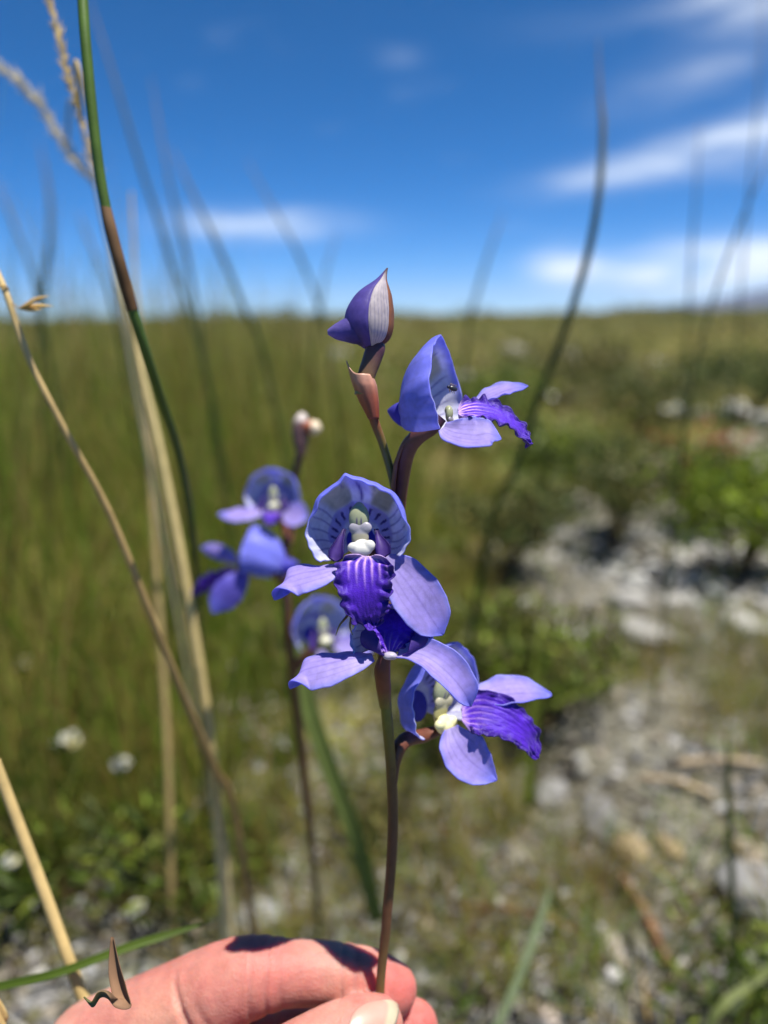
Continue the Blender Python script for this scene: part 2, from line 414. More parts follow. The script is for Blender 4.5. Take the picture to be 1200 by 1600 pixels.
reed_field('reed_grass', 75, 24, (-0.55, -0.08), (0.48, 0.72), lambda x, y: np.clip(0.20 - 0.35 * (x + 0.12), 0.12, 0.32), 0.0020,
           lambda x, y: (x > -0.62 * y - 0.1) & (x < veg_edge(y) + 0.02), 0.22, 'short fresh green grass at the near foot of the reeds', spread=0.022, lean=0.25, short=0.3)
leaf_field('undergrowth', 170, 50, (-1.5, 0.6), (0.62, 2.4), lambda x, y: np.where(x < 0, 0.22, 0.09), 0.012,
           lambda x, y: (x < veg_edge(y)) & inview(x, y) & (y > 0.85), [S(134, 152, 56), S(110, 132, 48), S(152, 154, 70), S(92, 114, 44), S(176, 150, 76)],
           'leafy green undergrowth between the reeds', 0.05, 'undergrowth')
reed_field('reed_grass', 250, 24, (-4.5, 4.5), (2.0, 7.0),
           lambda x, y: np.clip(0.42 - 0.28 * smooth(-0.9, 0.6, x), 0.12, 0.42),
           0.0030, lambda x, y: (np.abs(x) < 0.62 * y + 0.3) & ((x < 0.3) | (np.sin(x * 3.1 + y * 1.7) > -0.2)), 0.30,
           'taller reed mass behind the near stand', spread=0.09)
HEATH = [S(140, 134, 78), S(122, 122, 70), S(150, 142, 92), S(104, 112, 58), S(160, 148, 100), S(112, 118, 66)]
leaf_field('heath_scrub', 420, 70, (-4.5, 4.5), (1.7, 7.0), lambda x, y: np.where(x < 0, 0.24, 0.13), 0.012,
           lambda x, y: inview(x, y) & ((x < 0.4) | (np.sin(x * 2.3 - y * 1.9) > -0.45)), HEATH + [S(128, 140, 62), S(110, 128, 56), S(150, 110, 80)],
           'low olive and green scrub in the middle distance')
leaf_field('heath_scrub', 1500, 46, (-45, 45), (6.5, 70.0), lambda x, y: np.where(x < 0, 0.38, 0.26), 0.010,
           lambda x, y: inview(x, y), HEATH, 'pale olive scrub running to the horizon', 0.25)
leaf_field('heath_scrub', 110, 300, (-40, 40), (9, 60.0), lambda x, y: np.where(x < -2, 0.95, 0.72), 0.006,
           inview, [S(128, 128, 78), S(104, 112, 62), S(120, 110, 72)], 'taller scattered bushes breaking the skyline', 0.30)
reed_field('heath_vegetation', 900, 20, (-40, 40), (6.0, 60.0),
           lambda x, y: np.clip(0.52 - 0.22 * smooth(-3, 3, x), 0.2, 0.55),
           0.0026, inview, 0.5, 'thin straw and olive grasses standing out of the far scrub', 'vegetation', spread=0.16, sides=3, nseg=3)

# ---------------------------------------------------------------- gravel and litter on the bare ground
def scatter_stones(mb, n, xr, yr, smin, smax, cols, keep=None):
    phi = (1 + 5 ** 0.5) / 2
    iv = np.array([[-1, phi, 0], [1, phi, 0], [-1, -phi, 0], [1, -phi, 0], [0, -1, phi], [0, 1, phi], [0, -1, -phi], [0, 1, -phi],
                   [phi, 0, -1], [phi, 0, 1], [-phi, 0, -1], [-phi, 0, 1]]) / 1.9
    ifc = np.array([[0, 11, 5], [0, 5, 1], [0, 1, 7], [0, 7, 10], [0, 10, 11], [1, 5, 9], [5, 11, 4], [11, 10, 2], [10, 7, 6], [7, 1, 8],
                    [3, 9, 4], [3, 4, 2], [3, 2, 6], [3, 6, 8], [3, 8, 9], [4, 9, 5], [2, 4, 11], [6, 2, 10], [8, 6, 7], [9, 8, 1]])
    x = rng.uniform(*xr, n); y = np.exp(rng.uniform(math.log(yr[0]), math.log(yr[1]), n))
    if keep is not None:
        k = keep(x, y); x, y = x[k], y[k]; n = len(x)
    s = smin * (smax / smin) ** (rng.uniform(size=n) ** 2.2)
    sc = np.stack([s, s * rng.uniform(0.6, 1, n), s * rng.uniform(0.35, 0.7, n)], -1)
    v = iv[None] * sc[:, None] * rng.uniform(0.75, 1.25, (n, 12, 1))
    a = rng.uniform(0, 6.28, n); ca, sa = np.cos(a)[:, None], np.sin(a)[:, None]
    v = np.stack([v[..., 0] * ca - v[..., 1] * sa, v[..., 0] * sa + v[..., 1] * ca, v[..., 2]], -1)
    v += np.stack([x, y, ground_h(x, y) + sc[:, 2] * 0.25], -1)[:, None]
    c = np.asarray(cols)[rng.integers(0, len(cols), n)] * rng.uniform(0.55, 1.25, (n, 1))
    mb.add(v.reshape(-1, 3), (ifc[None] + (np.arange(n) * 12)[:, None, None]).reshape(-1, 3), np.repeat(c, 12, 0))
greys = [S(140, 140, 138), S(112, 111, 110), S(160, 158, 154), S(92, 90, 86), S(136, 128, 114)]
mb = MB()
scatter_stones(mb, 12000, (-0.45, 0.9), (0.33, 1.6), 0.0015, 0.010, greys, lambda x, y: (x > veg_edge(y) - 0.10) & (x < 0.62 * y + 0.1))
scatter_stones(mb, 2500, (-0.6, 0.1), (0.36, 0.9), 0.002, 0.008, greys)
tag(mb.build('gravel', M_gravel, smoothed=False), 'loose grey sand grains and small gravel on bare ground', 'gravel', kind='stuff')
mb = MB()
scatter_stones(mb, 900, (0.2, 1.1), (1.0, 1.55), 0.006, 0.024, [S(188, 187, 182), S(172, 170, 165), S(198, 195, 188)],
               lambda x, y: (x > veg_edge(y) - 0.02) & (np.sin(x * 9 + y * 7) > -0.4))
scatter_stones(mb, 260, (0.3, 3.2), (3.0, 8.0), 0.02, 0.10, [S(205, 203, 196), S(190, 188, 182)], lambda x, y: np.sin(x * 2.2 + y * 1.3) > 0.55)
tag(mb.build('pale_gravel', M_gravel, smoothed=False), 'band of pale white gravel beyond the bare patch', 'gravel', kind='stuff')
# litter of dead stalks
mb = MB(); n = 7500
x = rng.uniform(-0.5, 0.85, n); y = np.exp(rng.uniform(math.log(0.33), math.log(1.5), n)); k = (x < 0.62 * y + 0.1) & (x > -0.62 * y - 0.1); x, y = x[k], y[k]; n = len(x)
a = rng.uniform(0, 6.28, n); L = rng.uniform(0.006, 0.06, n) ** 1.0
base = np.stack([x, y, ground_h(x, y) + rng.uniform(0.001, 0.008, n)], -1)
tipd = np.stack([L * np.cos(a), L * np.sin(a), rng.uniform(-0.05, 0.25, n) * L], -1)
cl = np.array([S(142, 138, 128), S(108, 100, 90), S(80, 70, 60), S(158, 154, 146), S(104, 106, 102)])[rng.integers(0, 5, n)] * rng.uniform(0.7, 1.2, (n, 1))
culms(mb, base, tipd, rng.uniform(0.0008, 0.0040, n), cl, cl, 3, 3)
n = 260; x = rng.uniform(-0.3, 0.8, n); y = np.exp(rng.uniform(math.log(0.34), math.log(1.3), n)); a = rng.normal(0.3, 0.9, n); L = rng.uniform(0.03, 0.11, n)
base = np.stack([x, y, ground_h(x, y) + 0.004], -1); tipd = np.stack([L * np.cos(a), L * np.sin(a), rng.uniform(0, 0.12, n) * L], -1)
cl = np.array([S(158, 146, 122), S(140, 136, 128), S(86, 66, 50), S(170, 160, 140), S(60, 52, 44)])[rng.integers(0, 5, n)] * rng.uniform(0.7, 1.2, (n, 1))
culms(mb, base, tipd, rng.uniform(0.002, 0.006, n), cl, cl, 4, 4)
tag(mb.build('dead_stalks_litter', M_dry), 'litter of short dead stalks strewn over the ground', 'litter', kind='stuff')
# sparse green sprigs on the bare ground
mb = MB(); n = 5200
x = rng.uniform(-0.42, 0.8, n); y = np.exp(rng.uniform(math.log(0.34), math.log(1.4), n))
k = np.sin(x * 23 + 2) * np.cos(y * 19 + x * 9) + 0.3 * np.sin(x * 61 + y * 47) > 0.30; x, y = x[k], y[k]; n = len(x)
base = np.stack([x, y, ground_h(x, y)], -1); h = rng.uniform(0.01, 0.05, n)
off = np.stack([rng.normal(size=n) * h * 0.5, rng.normal(size=n) * h * 0.5, h], -1)
cc = palette(n, 0.25) * 1.1
culms(mb, base, off, rng.uniform(0.0012, 0.003, n), cc, cc, 4, 3)
tag(mb.build('sprig_weeds', M_grass), 'sparse short green weeds sprouting from the bare ground', 'weeds', kind='stuff')

reed_field('sparse_tufts', 165, 20, (-0.35, 0.9), (0.40, 1.0), lambda x, y: 0.10 + 0 * x, 0.0016,
           lambda x, y: (x > veg_edge(y) - 0.05) & (x < 0.6 * y + 0.05) & (np.sin(x * 15 + 1) + np.cos(y * 13 + x * 5) > -0.5), 0.5,
           'thin straw and green tufts dotted over the stony ground', spread=0.022, lean=0.5, short=0.3)
# ---------------------------------------------------------------- shrubs
def shrub(px, py, h, wd, leafc, nleaf, leaf, label, dist=None, name='shrub', top=None, topn=0, ll=2.4):
    b = G(px, py) if dist is None else dist
    root = empty(name, b); tag(root, label, 'shrub', 'low shrubs on the heath')
    m = MB(); ns = 11
    ends = []
    for k in range(ns):
        a = rng.uniform(0, 6.28); r = wd * 0.5 * math.sqrt(rng.uniform(0.1, 1))
        e = b + np.array([r * math.cos(a), r * math.sin(a), h * rng.uniform(0.6, 0.95)])
        mid = b + (e - b) * 0.5 + np.array([0, 0, h * 0.08]); ends.append((mid, e))
        tube(m, [b - np.array([0, 0, 0.01]), mid, e], [h * 0.02, h * 0.012, h * 0.005], S(98, 78, 58), 6, 5)
    m.build('stems', M_dry, root, b)
    m = MB(); n = nleaf
    ii = rng.integers(0, ns, n); f = rng.uniform(0.0, 1.0, n)
    mids = np.array([e[0] for e in ends])[ii]; es = np.array([e[1] for e in ends])[ii]
    c = mids * (1 - f[:, None]) + es * f[:, None] + rng.normal(size=(n, 3)) * np.array([wd * 0.13, wd * 0.13, h * 0.12])
    c[:, 2] = np.maximum(c[:, 2], b[2] + 0.01)
    d = rng.normal(size=(n, 3)); d[:, 2] = np.abs(d[:, 2]) + 0.3; d /= np.linalg.norm(d, axis=1, keepdims=True)
    s = np.cross(d, rng.normal(size=(n, 3))); s /= np.linalg.norm(s, axis=1, keepdims=True)
    nn = np.cross(d, s)
    lf = leaf * rng.uniform(0.6, 1.3, (n, 1))
    V = np.stack([c, c + d * lf * 0.5 + s * lf / ll + nn * lf * 0.1, c + d * lf, c + d * lf * 0.5 - s * lf / ll + nn * lf * 0.1], 1)
    lc = np.asarray(leafc)[rng.integers(0, len(leafc), n)] * rng.uniform(0.6, 1.35, (n, 1))
    if top is not None:
        k = np.argsort(-c[:, 2])[:topn]; lc[k] = np.asarray(top)[rng.integers(0, len(top), topn)]
    m.add(V.reshape(-1, 3), np.array([[0, 1, 2], [0, 2, 3]])[None].repeat(n, 0).reshape(-1, 3) + np.repeat(np.arange(n) * 4, 2)[:, None], np.repeat(lc, 4, 0))
    m.build('foliage', M_leaf, root, b)
    return root
GR1 = [S(110, 128, 40), S(92, 112, 40), S(128, 140, 52)]
GR2 = [S(78, 92, 44), S(94, 104, 52), S(64, 78, 38)]
GR3 = [S(122, 116, 66), S(104, 100, 58), S(88, 90, 50)]
shrub(1150, 905, 0.24, 0.30, GR1 + [S(120, 140, 20)], 2600, 0.013, 'bright green bushy shrub beside the pale gravel at the frame edge')
shrub(1080, 830, 0.20, 0.24, GR2 + [S(150, 96, 70)], 1800, 0.014, 'green shrub topped with rusty red shoots above the pale gravel', top=[S(168, 92, 66), S(150, 84, 60)], topn=70)
shrub(960, 860, 0.19, 0.26, GR2 + GR3, 2000, 0.013, 'grey green shrub at the upper end of the pale gravel band')
shrub(870, 800, 0.20, 0.30, GR1 + GR2, 2200, 0.014, 'rounded green shrub right of the uppermost orchid flower')
shrub(790, 900, 0.17, 0.22, GR2 + GR3, 1600, 0.012, 'olive tufted shrub just right of the front orchid flower')
shrub(840, 1150, 0.13, 0.18, GR3 + GR1, 1000, 0.022, 'yellow green low shrub behind the lowest side-facing orchid flower', ll=9)
shrub(690, 1180, 0.09, 0.14, GR2 + GR3, 1100, 0.010, 'small dark green shrub behind the lower orchid stem')
shrub(730, 700, 0.28, 0.5, GR2 + GR1, 2400, 0.018, 'broad mid green shrub far behind the uppermost orchid flower')
shrub(1010, 690, 0.26, 0.55, GR3 + GR2, 2400, 0.018, 'olive brown shrub in the middle distance above the rusty shrub')
shrub(1160, 660, 0.30, 0.6, GR2, 2400, 0.018, 'dark green shrub in the middle distance near the frame edge')
shrub(880, 640, 0.30, 0.7, GR3, 2200, 0.022, 'dry olive shrub in the far middle distance below the pale rocks')
shrub(140, 1400, 0.09, 0.15, GR1 + GR2, 420, 0.019, 'leafy bright green shrub low at left beneath the white blossoms', ll=8)
shrub(300, 1420, 0.07, 0.12, GR1 + GR2, 420, 0.018, 'small bright green shrub at the foot of the thick straw culm', ll=8)
shrub(600, 1330, 0.05, 0.09, GR3, 600, 0.008, 'tiny grey green shrub on bare ground behind the orchid stem')

shrub(1150, 1600, 0.06, 0.10, GR1 + GR2, 420, 0.016, 'small green shrub in the bottom right corner', ll=9)
shrub(760, 1090, 0.11, 0.20, GR1 + GR3, 1100, 0.022, 'yellow green shrub directly behind the second and lowest flowers', ll=9)
# small white blossom heads among the reeds
def blossom(px, py, d, r, label):
    c = P(px, py, d); b = np.array([c[0], c[1], float(ground_h(c[0], c[1]))])
    root = empty('white_blossom', b); tag(root, label, 'wildflower', 'white blossoms in the reeds')
    m = MB(); tube(m, [b, (b + c) / 2 + np.array([0.004, 0, 0]), c], [0.0012, 0.0009], S(96, 110, 60), 8, 6); m.build('stem', M_grass, root, b)
    m = MB()
    for k in range(26):
        d_ = rng.normal(size=3); d_[2] = abs(d_[2]); d_ /= np.linalg.norm(d_)
        q = c + d_ * r * rng.uniform(0.4, 1)
        s = r * 0.34
        ellipsoid(m, [[s, 0, 0], [0, s, 0], [0, 0, s * 0.7], q], S(196, 196, 186) if k % 5 else S(205, 198, 150), 6, 5)
    m.build('flower_head', M_white_fl, root, b)
blossom(108, 1162, 0.62, 0.011, 'larger white blossom head among the reeds at left')
blossom(189, 1197, 0.60, 0.007, 'smaller round white blossom right of the larger one')
blossom(36, 1040, 0.75, 0.010, 'faint white blossom high in the reeds near the left edge')
blossom(215, 1420, 0.55, 0.007, 'low whitish green blossom just above the forefinger knuckle')
blossom(16, 1350, 0.52, 0.006, 'small white blossom at the left edge beside the straw culm')
blossom(1050, 645, 1.6, 0.020, 'round white blossom on the heath above the rusty shrub')

# ---------------------------------------------------------------- larger stones and fallen sticks
def stone(px, py, r, c, label, sx=1.0, sy=0.75, sz=0.55, rz=None):
    p = G(px, py); a = rng.uniform(0, 3.1) if rz is None else rz
    m = MB(); ca, sa = math.cos(a), math.sin(a)
    sd = int(rng.integers(0, 999))
    cf = lambda U: np.asarray(c)[None] * (0.78 + 0.28 * vnoise(U, 5, sd + 1))[:, None]
    ellipsoid(m, [[r * sx * ca, r * sx * sa, 0], [-r * sy * sa, r * sy * ca, 0], [0, 0, r * sz], p + np.array([0, 0, r * sz * 0.5])], cf, 26, 18, 0.24, 3.4, sd)
    tag(m.build('stone', M_stone, None, p), label, 'stone', 'stones on the bare ground')
TAN, WHT, GRY = S(158, 142, 110), S(168, 166, 160), S(118, 117, 115)
stone(985, 1335, 0.017, TAN, 'tan rounded stone, larger of the tan pair on the bare ground')
stone(1047, 1328, 0.012, TAN, 'smaller tan stone right beside the larger tan one', 1.2)
stone(1165, 1330, 0.013, S(160, 152, 132), 'flat cream stone at the right edge level with the tan pair', 1.5)
stone(955, 1485, 0.012, S(166, 160, 146), 'cream white stone left of the rusty fallen stick', 1.3)
stone(937, 1455, 0.007, WHT, 'small white stone just above the cream white stone')
stone(1066, 1516, 0.0085, WHT, 'round bright white pebble at the lower end of the rusty stick')
stone(1022, 1551, 0.0055, WHT, 'small white pebble below the round bright white pebble')
stone(850, 1538, 0.006, S(160, 154, 142), 'pale pebble near the bottom, left of all white pebbles')
stone(930, 1282, 0.022, GRY, 'long smooth grey stone above the tan pair', 1.5)
stone(860, 1248, 0.020, S(136, 135, 132), 'broad pale grey stone below the lowest side-facing flower', 1.2)
stone(908, 1215, 0.013, S(148, 145, 134), 'upright pale stone behind the broad pale grey stone', 0.8, 0.7, 0.9)
stone(855, 1590, 0.008, S(184, 170, 158), 'pinkish grey pebble at the bottom edge')
stone(1180, 1420, 0.035, S(138, 137, 135), 'large pale grey rock at the right edge of the bare ground', 1.0)
stone(1110, 1440, 0.012, S(150, 144, 130), 'dull brown grey stone left of the large pale grey rock')
stone(985, 945, 0.030, WHT, 'white rock at the left end of the pale gravel')
stone(1050, 945, 0.022, WHT, 'round white rock in the middle of the pale gravel')
stone(1160, 990, 0.036, WHT, 'biggest white rock in the pale gravel near the right edge')
stone(1010, 1000, 0.032, S(164, 162, 156), 'wide white rock along the lower side of the pale gravel', 1.4)
stone(800, 556, 0.16, S(170, 166, 156), 'far pale boulder on the heath behind the uppermost flower', 1.3)
stone(530, 560, 0.14, S(166, 164, 158), 'far whitish boulder just left of the bud', 1.0)
stone(890, 562, 0.12, S(168, 164, 156), 'far greyish boulder right of the pale boulder', 1.0)
stone(400, 1440, 0.020, S(150, 150, 148), 'grey stone behind the forefinger near the thick straw culm', 1.4)
stone(225, 1385, 0.016, S(158, 154, 146), 'dull grey stone at left under the bright green leaves', 1.3)

def stick(p0, p1, r, c, label, lift=0.006):
    a, b = G(*p0), G(*p1); m = MB()
    L = np.linalg.norm(b - a); mid = (a + b) / 2 + np.array([0.03 * L, 0.05 * L, 0])
    z = np.array([0, 0, 1])
    tube(m, [a + z * r, mid + z * (lift + r), b + z * (lift * 1.6 + r)], [r * 0.8, r, r * 0.55], c * np.array([[1.], [0.8], [1.1]]), 14, 7, wob=0.1)
    tag(m.build('fallen_stick', M_dry, None, a), label, 'stick', 'fallen sticks on the bare ground')
stick((1045, 1520), (965, 1385), 0.0042, S(138, 104, 78), 'rusty brown fallen stick pointing at the round white pebble')
stick((1000, 1222), (1110, 1262), 0.0045, S(178, 160, 130), 'pale tan stick lying above the tan stones')
stick((1060, 1200), (1190, 1215), 0.0050, S(170, 152, 124), 'second pale stick, higher and nearer the right edge')
stick((720, 1420), (900, 1475), 0.0030, S(120, 90, 66), 'thin dark brown stick below and left of the rusty one')
stick((690, 1540), (760, 1400), 0.0020, S(140, 128, 106), 'thin grey stick just right of the orchid stem')
stick((1110, 1500), (1000, 1590), 0.0018, S(126, 110, 88), 'thin brown stick near the bottom right pebbles')

# ---------------------------------------------------------------- single reed stems
def reed(pts, rpx, cols, label, name='reed_stem', m_=None, seg=10, sheath=None, ground=True, cat='reed', group=None, n=44):
    """pts: (px, py, distance); rpx radius in photograph pixels at the first point; runs down to the ground when ground=True"""
    W = [P(*p) for p in pts]
    if ground:
        e = W[-1]; dirn = (W[-1] - W[-2]); dirn = dirn / np.linalg.norm(dirn)
        k = max(0.0, e[2] - float(ground_h(e[0], e[1])))
        if k > 0.003: W.append(np.array([e[0] + dirn[0] * k * 0.5, e[1] + abs(dirn[1]) * k * 0.5, e[2] - k - 0.005]))
    b = W[-1]
    root = empty(name, b); tag(root, label, cat, group or 'single reed stems')
    r0 = np.array([rpx[i] * pts[min(i, len(pts) - 1)][2] / FPX for i in range(len(rpx))])
    m = MB(); tube(m, W, r0, cols, n, seg); m.build('culm', m_ or M_culm, root, b)
    if sheath:
        for (t0, t1, fac, c0, c1) in sheath:
            c = catmull(W, 200); i0, i1 = int(t0 * 199), int(t1 * 199)
            rr = np.interp(np.linspace(t0, t1, 5), np.linspace(0, 1, len(r0)), r0) * fac
            rr[0] *= 0.82
            mm = MB(); tube(mm, c[i0:i1 + 1][::max(1, (i1 - i0) // 14)], rr, [c0, c1], seg=seg, spline=False); mm.build('sheath', M_dry, root, b)
    return root, W, b
GRN_D, GRN_M, STRAW, BRN = S(52, 66, 26), S(86, 104, 50), S(188, 164, 112), S(112, 82, 54)
reed([(126, -60, 0.195), (135, 80, 0.195), (158, 285, 0.20), (192, 430, 0.205), (240, 590, 0.22), (284, 730, 0.27), (305, 880, 0.34), (314, 1060, 0.47), (322, 1280, 0.58)],
     [8.2, 8.2, 8, 8, 7.5, 6.8, 6, 5, 4.5], [S(84, 112, 40), S(74, 98, 34), S(62, 84, 30), S(66, 80, 34), S(60, 76, 34)],
     'dark green rush with a brown sheath rising to the top left corner', sheath=[(0.245, 0.375, 1.16, S(118, 92, 68), S(92, 68, 46))])
r_, W_, b_ = reed([(-14, 405, 0.215), (12, 465, 0.215), (45, 560, 0.218), (100, 670, 0.225), (170, 800, 0.24), (235, 960, 0.26), (290, 1095, 0.29), (335, 1200, 0.33), (370, 1290, 0.38)],
     [5.0, 5.2, 5.2, 5.4, 6.0, 6.4, 6.8, 7, 7], [S(196, 172, 120), S(186, 158, 104), S(170, 140, 88), S(150, 116, 72)],
     'slender tan grass stalk with one spikelet crossing from the left edge')
# spikelet on that stalk
m = MB(); c = P(30, 482, 0.214); e1 = P(76, 476, 0.213)
for k, (ex, ey, w_) in enumerate([(78, 462, 3.5), (84, 478, 4), (66, 484, 3.5), (58, 466, 3)]):
    tip = P(ex, ey, 0.213 - 0.001 * k); md = (c + tip) / 2 + up * (0.6e-3 * (1 - k * 0.6))
    tube(m, [c, md, tip], np.array([1.2, w_, 0.3]) * 0.213 / FPX, [S(170, 136, 80), S(196, 160, 96), S(206, 180, 126)], 10, 7)
tube(m, [P(14, 470, 0.215), c], [0.9 * 0.213 / FPX], S(170, 140, 90), 4, 6)
m.build('spikelet', M_dry, r_, b_)
m = MB(); tube(m, [P(14, 452, 0.215), P(4, 446, 0.213), P(-10, 452, 0.213)], np.array([1.2, 2.5, 0.5]) * 0.213 / FPX, S(190, 160, 106), 8, 6); m.build('spikelet', M_dry, r_, b_)
reed([(172, 380, 0.36), (200, 500, 0.36), (248, 690, 0.36), (296, 940, 0.365), (330, 1170, 0.38), (346, 1330, 0.40), (357, 1470, 0.43)],
     [1.5, 4, 5.5, 7.5, 9, 10, 10.5], [S(196, 178, 126), S(200, 180, 124), S(190, 166, 108), S(200, 180, 126)],
     'thick pale straw culm standing behind the hand', sheath=[(0.60, 0.93, 1.12, S(206, 184, 134), S(216, 198, 152))])
reed([(205, 300, 0.52), (214, 480, 0.52), (228, 640, 0.52), (245, 900, 0.52), (262, 1180, 0.52), (268, 1420, 0.53)],
     [2, 3.5, 4.5, 5.5, 6, 6], [S(170, 150, 104), S(160, 140, 92), S(150, 128, 80)], 'faint straw culm left of the thick pale one')
reed([(-8, 1190, 0.215), (30, 1290, 0.22), (75, 1410, 0.225), (124, 1545, 0.23), (190, 1720, 0.24)], [8.5, 9, 9.5, 10, 10],
     [S(206, 178, 118), S(210, 182, 122), S(192, 160, 104)], 'smooth golden straw culm in the bottom left corner reaching the hand')
reed([(-10, 1560, 0.20), (6, 1590, 0.20), (30, 1660, 0.20)], [6, 7, 7], S(200, 172, 112), 'short golden culm stub at the bottom left corner')
# out-of-focus stems against the sky
SK = [([(140, 0, 0.75), (175, 110, 0.75), (212, 235, 0.76), (265, 400, 0.78), (305, 520, 0.80), (345, 700, 0.84)], 6.5, 'tall blurred reed against the sky just right of the dark rush'),
      ([(236, 120, 0.85), (262, 270, 0.85), (285, 370, 0.86), (305, 470, 0.88), (325, 600, 0.9)], 6.5, 'blurred reed against the sky, second right of the dark rush'),
      ([(268, 230, 0.80), (305, 310, 0.80), (345, 395, 0.81), (380, 480, 0.82), (420, 590, 0.85)], 7.5, 'blurred reed with a pale tip, third right of the dark rush'),
      ([(385, 250, 1.1), (430, 330, 1.1), (468, 400, 1.1), (495, 470, 1.12), (515, 560, 1.15)], 8, 'faint leaning reed against the sky left of the bud'),
      ([(-6, 280, 0.9), (22, 350, 0.9), (48, 420, 0.9), (66, 500, 0.92), (90, 640, 0.95)], 7, 'blurred green reed at the far left edge of the sky'),
      ([(62, 225, 1.2), (76, 300, 1.2), (77, 380, 1.2), (68, 460, 1.22), (64, 560, 1.25)], 8, 'faint bluish reed bowing near the left edge'),
      ([(1192, -40, 0.95), (1186, 120, 0.95), (1172, 280, 0.95), (1160, 420, 0.96), (1150, 560, 1.0)], 4.5, 'very faint upright stalk along the right edge'),
      ([(1216, 205, 0.62), (1190, 270, 0.62), (1158, 345, 0.63), (1120, 450, 0.64), (1085, 580, 0.66), (1060, 760, 0.72)], 6.5, 'blurred green reed slanting in from the right edge'),
      ([(1092, 190, 1.1), (1088, 300, 1.1), (1080, 400, 1.12), (1074, 520, 1.15)], 5.5, 'faint upright stalk between the two right hand reeds'),
      ([(786, 330, 1.3), (766, 390, 1.3), (745, 460, 1.3), (728, 540, 1.35)], 8, 'faint grey reed above the uppermost orchid flower'),
      ([(528, 362, 1.4), (510, 420, 1.4), (500, 480, 1.4), (488, 560, 1.45)], 7, 'very faint short stalk immediately left of the bud'),
      ([(120, 330, 1.3), (150, 400, 1.3), (172, 460, 1.3), (190, 540, 1.35)], 7, 'faint slanting reed behind the dark rush near the horizon'),
      ([(935, 60, 0.50), (938, 150, 0.50), (942, 200, 0.50), (936, 300, 0.50), (918, 400, 0.51), (884, 510, 0.53), (846, 610, 0.56), (806, 730, 0.6), (760, 850, 0.66)], 7, 'long curved reed with a buff tip against the sky right of the orchid')]
for pts, r, lab in SK:
    r *= 0.85 if 'buff tip' in lab else (0.34 if pts[0][0] > 380 else 0.5)
    reed(pts, [0.6, r * 0.7, r, r, r, r], [S(166, 140, 108), S(116, 116, 88), S(88, 100, 64), S(76, 92, 48), S(90, 104, 48)], lab, m_=M_grass)
# green blades
def blade(pts, wpx, c, label, parent=None):
    W = np.array([P(*p) for p in pts]); d = np.mean([p[2] for p in pts])
    cpts = catmull(W, 30); t = np.gradient(cpts, axis=0); t /= np.linalg.norm(t, axis=1, keepdims=True)
    s = np.cross(t, CAM - cpts); s /= np.linalg.norm(s, axis=1, keepdims=True)
    nrm = np.cross(s, t); u = np.linspace(0, 1, 30); wv = wpx * d / FPX * np.minimum(1, (1 - u) * 4 + 0.15) * 0.5
    v = np.linspace(-1, 1, 7)
    g3 = cpts[:, None] + s[:, None] * (wv[:, None] * v[None])[..., None] + nrm[:, None] * (wv[:, None] * 0.35 * (v ** 2)[None])[..., None]
    m = MB(); sheet(m, g3, 0.00025, c, c * 0.9)
    return tag(m.build('wild_grass', M_grass, None, W[0]), label, 'grass', 'single green grass leaves')
blade([(590, 1440, 0.50), (560, 1320, 0.46), (515, 1200, 0.44), (478, 1090, 0.43), (455, 980, 0.43)], 26, S(124, 140, 74), 'wide pale green blade curving up behind the lower left of the orchid')
blade([(1250, 905, 0.85), (1190, 850, 0.85), (1120, 780, 0.86), (1040, 715, 0.87)], 9, S(140, 150, 40), 'thin yellow green blade slanting in front of the bright green shrub')
blade([(700, 1170, 0.78), (790, 1130, 0.78), (880, 1090, 0.78), (990, 1050, 0.78)], 14, S(126, 138, 50), 'long green blade lying behind the lowest side-facing flower')
blade([(-20, 1545, 0.225), (90, 1520, 0.225), (200, 1480, 0.23), (330, 1440, 0.24)], 12, S(84, 106, 34), 'dark green blade crossing low behind the hand at left')
blade([(770, 1620, 0.42), (810, 1530, 0.43), (840, 1450, 0.44), (862, 1385, 0.45)], 13, S(136, 150, 112), 'pale grey green blade rising at the bottom right of the stem')
blade([(1100, 1620, 0.42), (1130, 1570, 0.42), (1190, 1525, 0.43), (1230, 1490, 0.43)], 13, S(132, 142, 84), 'green blade in the bottom right corner')
blade([(1150, 1500, 0.46), (1142, 1350, 0.46), (1138, 1240, 0.46), (1136, 1150, 0.46)], 9, S(70, 82, 40), 'dark upright blade near the right edge over the stones')
blade([(825, 1260, 0.62), (830, 1180, 0.62), (836, 1100, 0.62), (838, 1010, 0.62)], 16, S(116, 128, 44), 'upright green blade below the lowest flower lip')
# feathery grass plumes
def plume(pts, label, dens, spread, c):
    W = [P(*p) for p in pts]; d = pts[0][2]
    e = W[-1]; gx = float(ground_h(e[0], e[1]))
    Wf = W + [np.array([e[0] + 0.03, e[1] + 0.05, gx])]
    b = Wf[-1]; root = empty('grass_plume', b); tag(root, label, 'grass plume', 'feathery grass plumes')
    m = MB(); tube(m, Wf, np.array([1.5, 2.2, 2.6, 3, 3]) * d / FPX, c * 0.8, 40, 7); m.build('stalk', M_culm, root, b)
    cc = catmull(W, dens); m = MB()
    k = np.arange(dens); n = dens
    ax = np.gradient(cc, axis=0); ax /= np.linalg.norm(ax, axis=1, keepdims=True)
    sd = rng.normal(size=(n, 3)); L = rng.uniform(8, 22, (n, 1)) * spread * d / FPX
    tip = cc - ax * L + sd / np.linalg.norm(sd, axis=1, keepdims=True) * L * 0.7
    for i in range(n):
        tube(m, [cc[i], (cc[i] + tip[i]) / 2, tip[i]], np.array([0.7, 1.6, 0.2]) * spread * d / FPX, c * rng.uniform(0.8, 1.2), 4, 5)
    m.build('seed_head', M_dry, root, b)
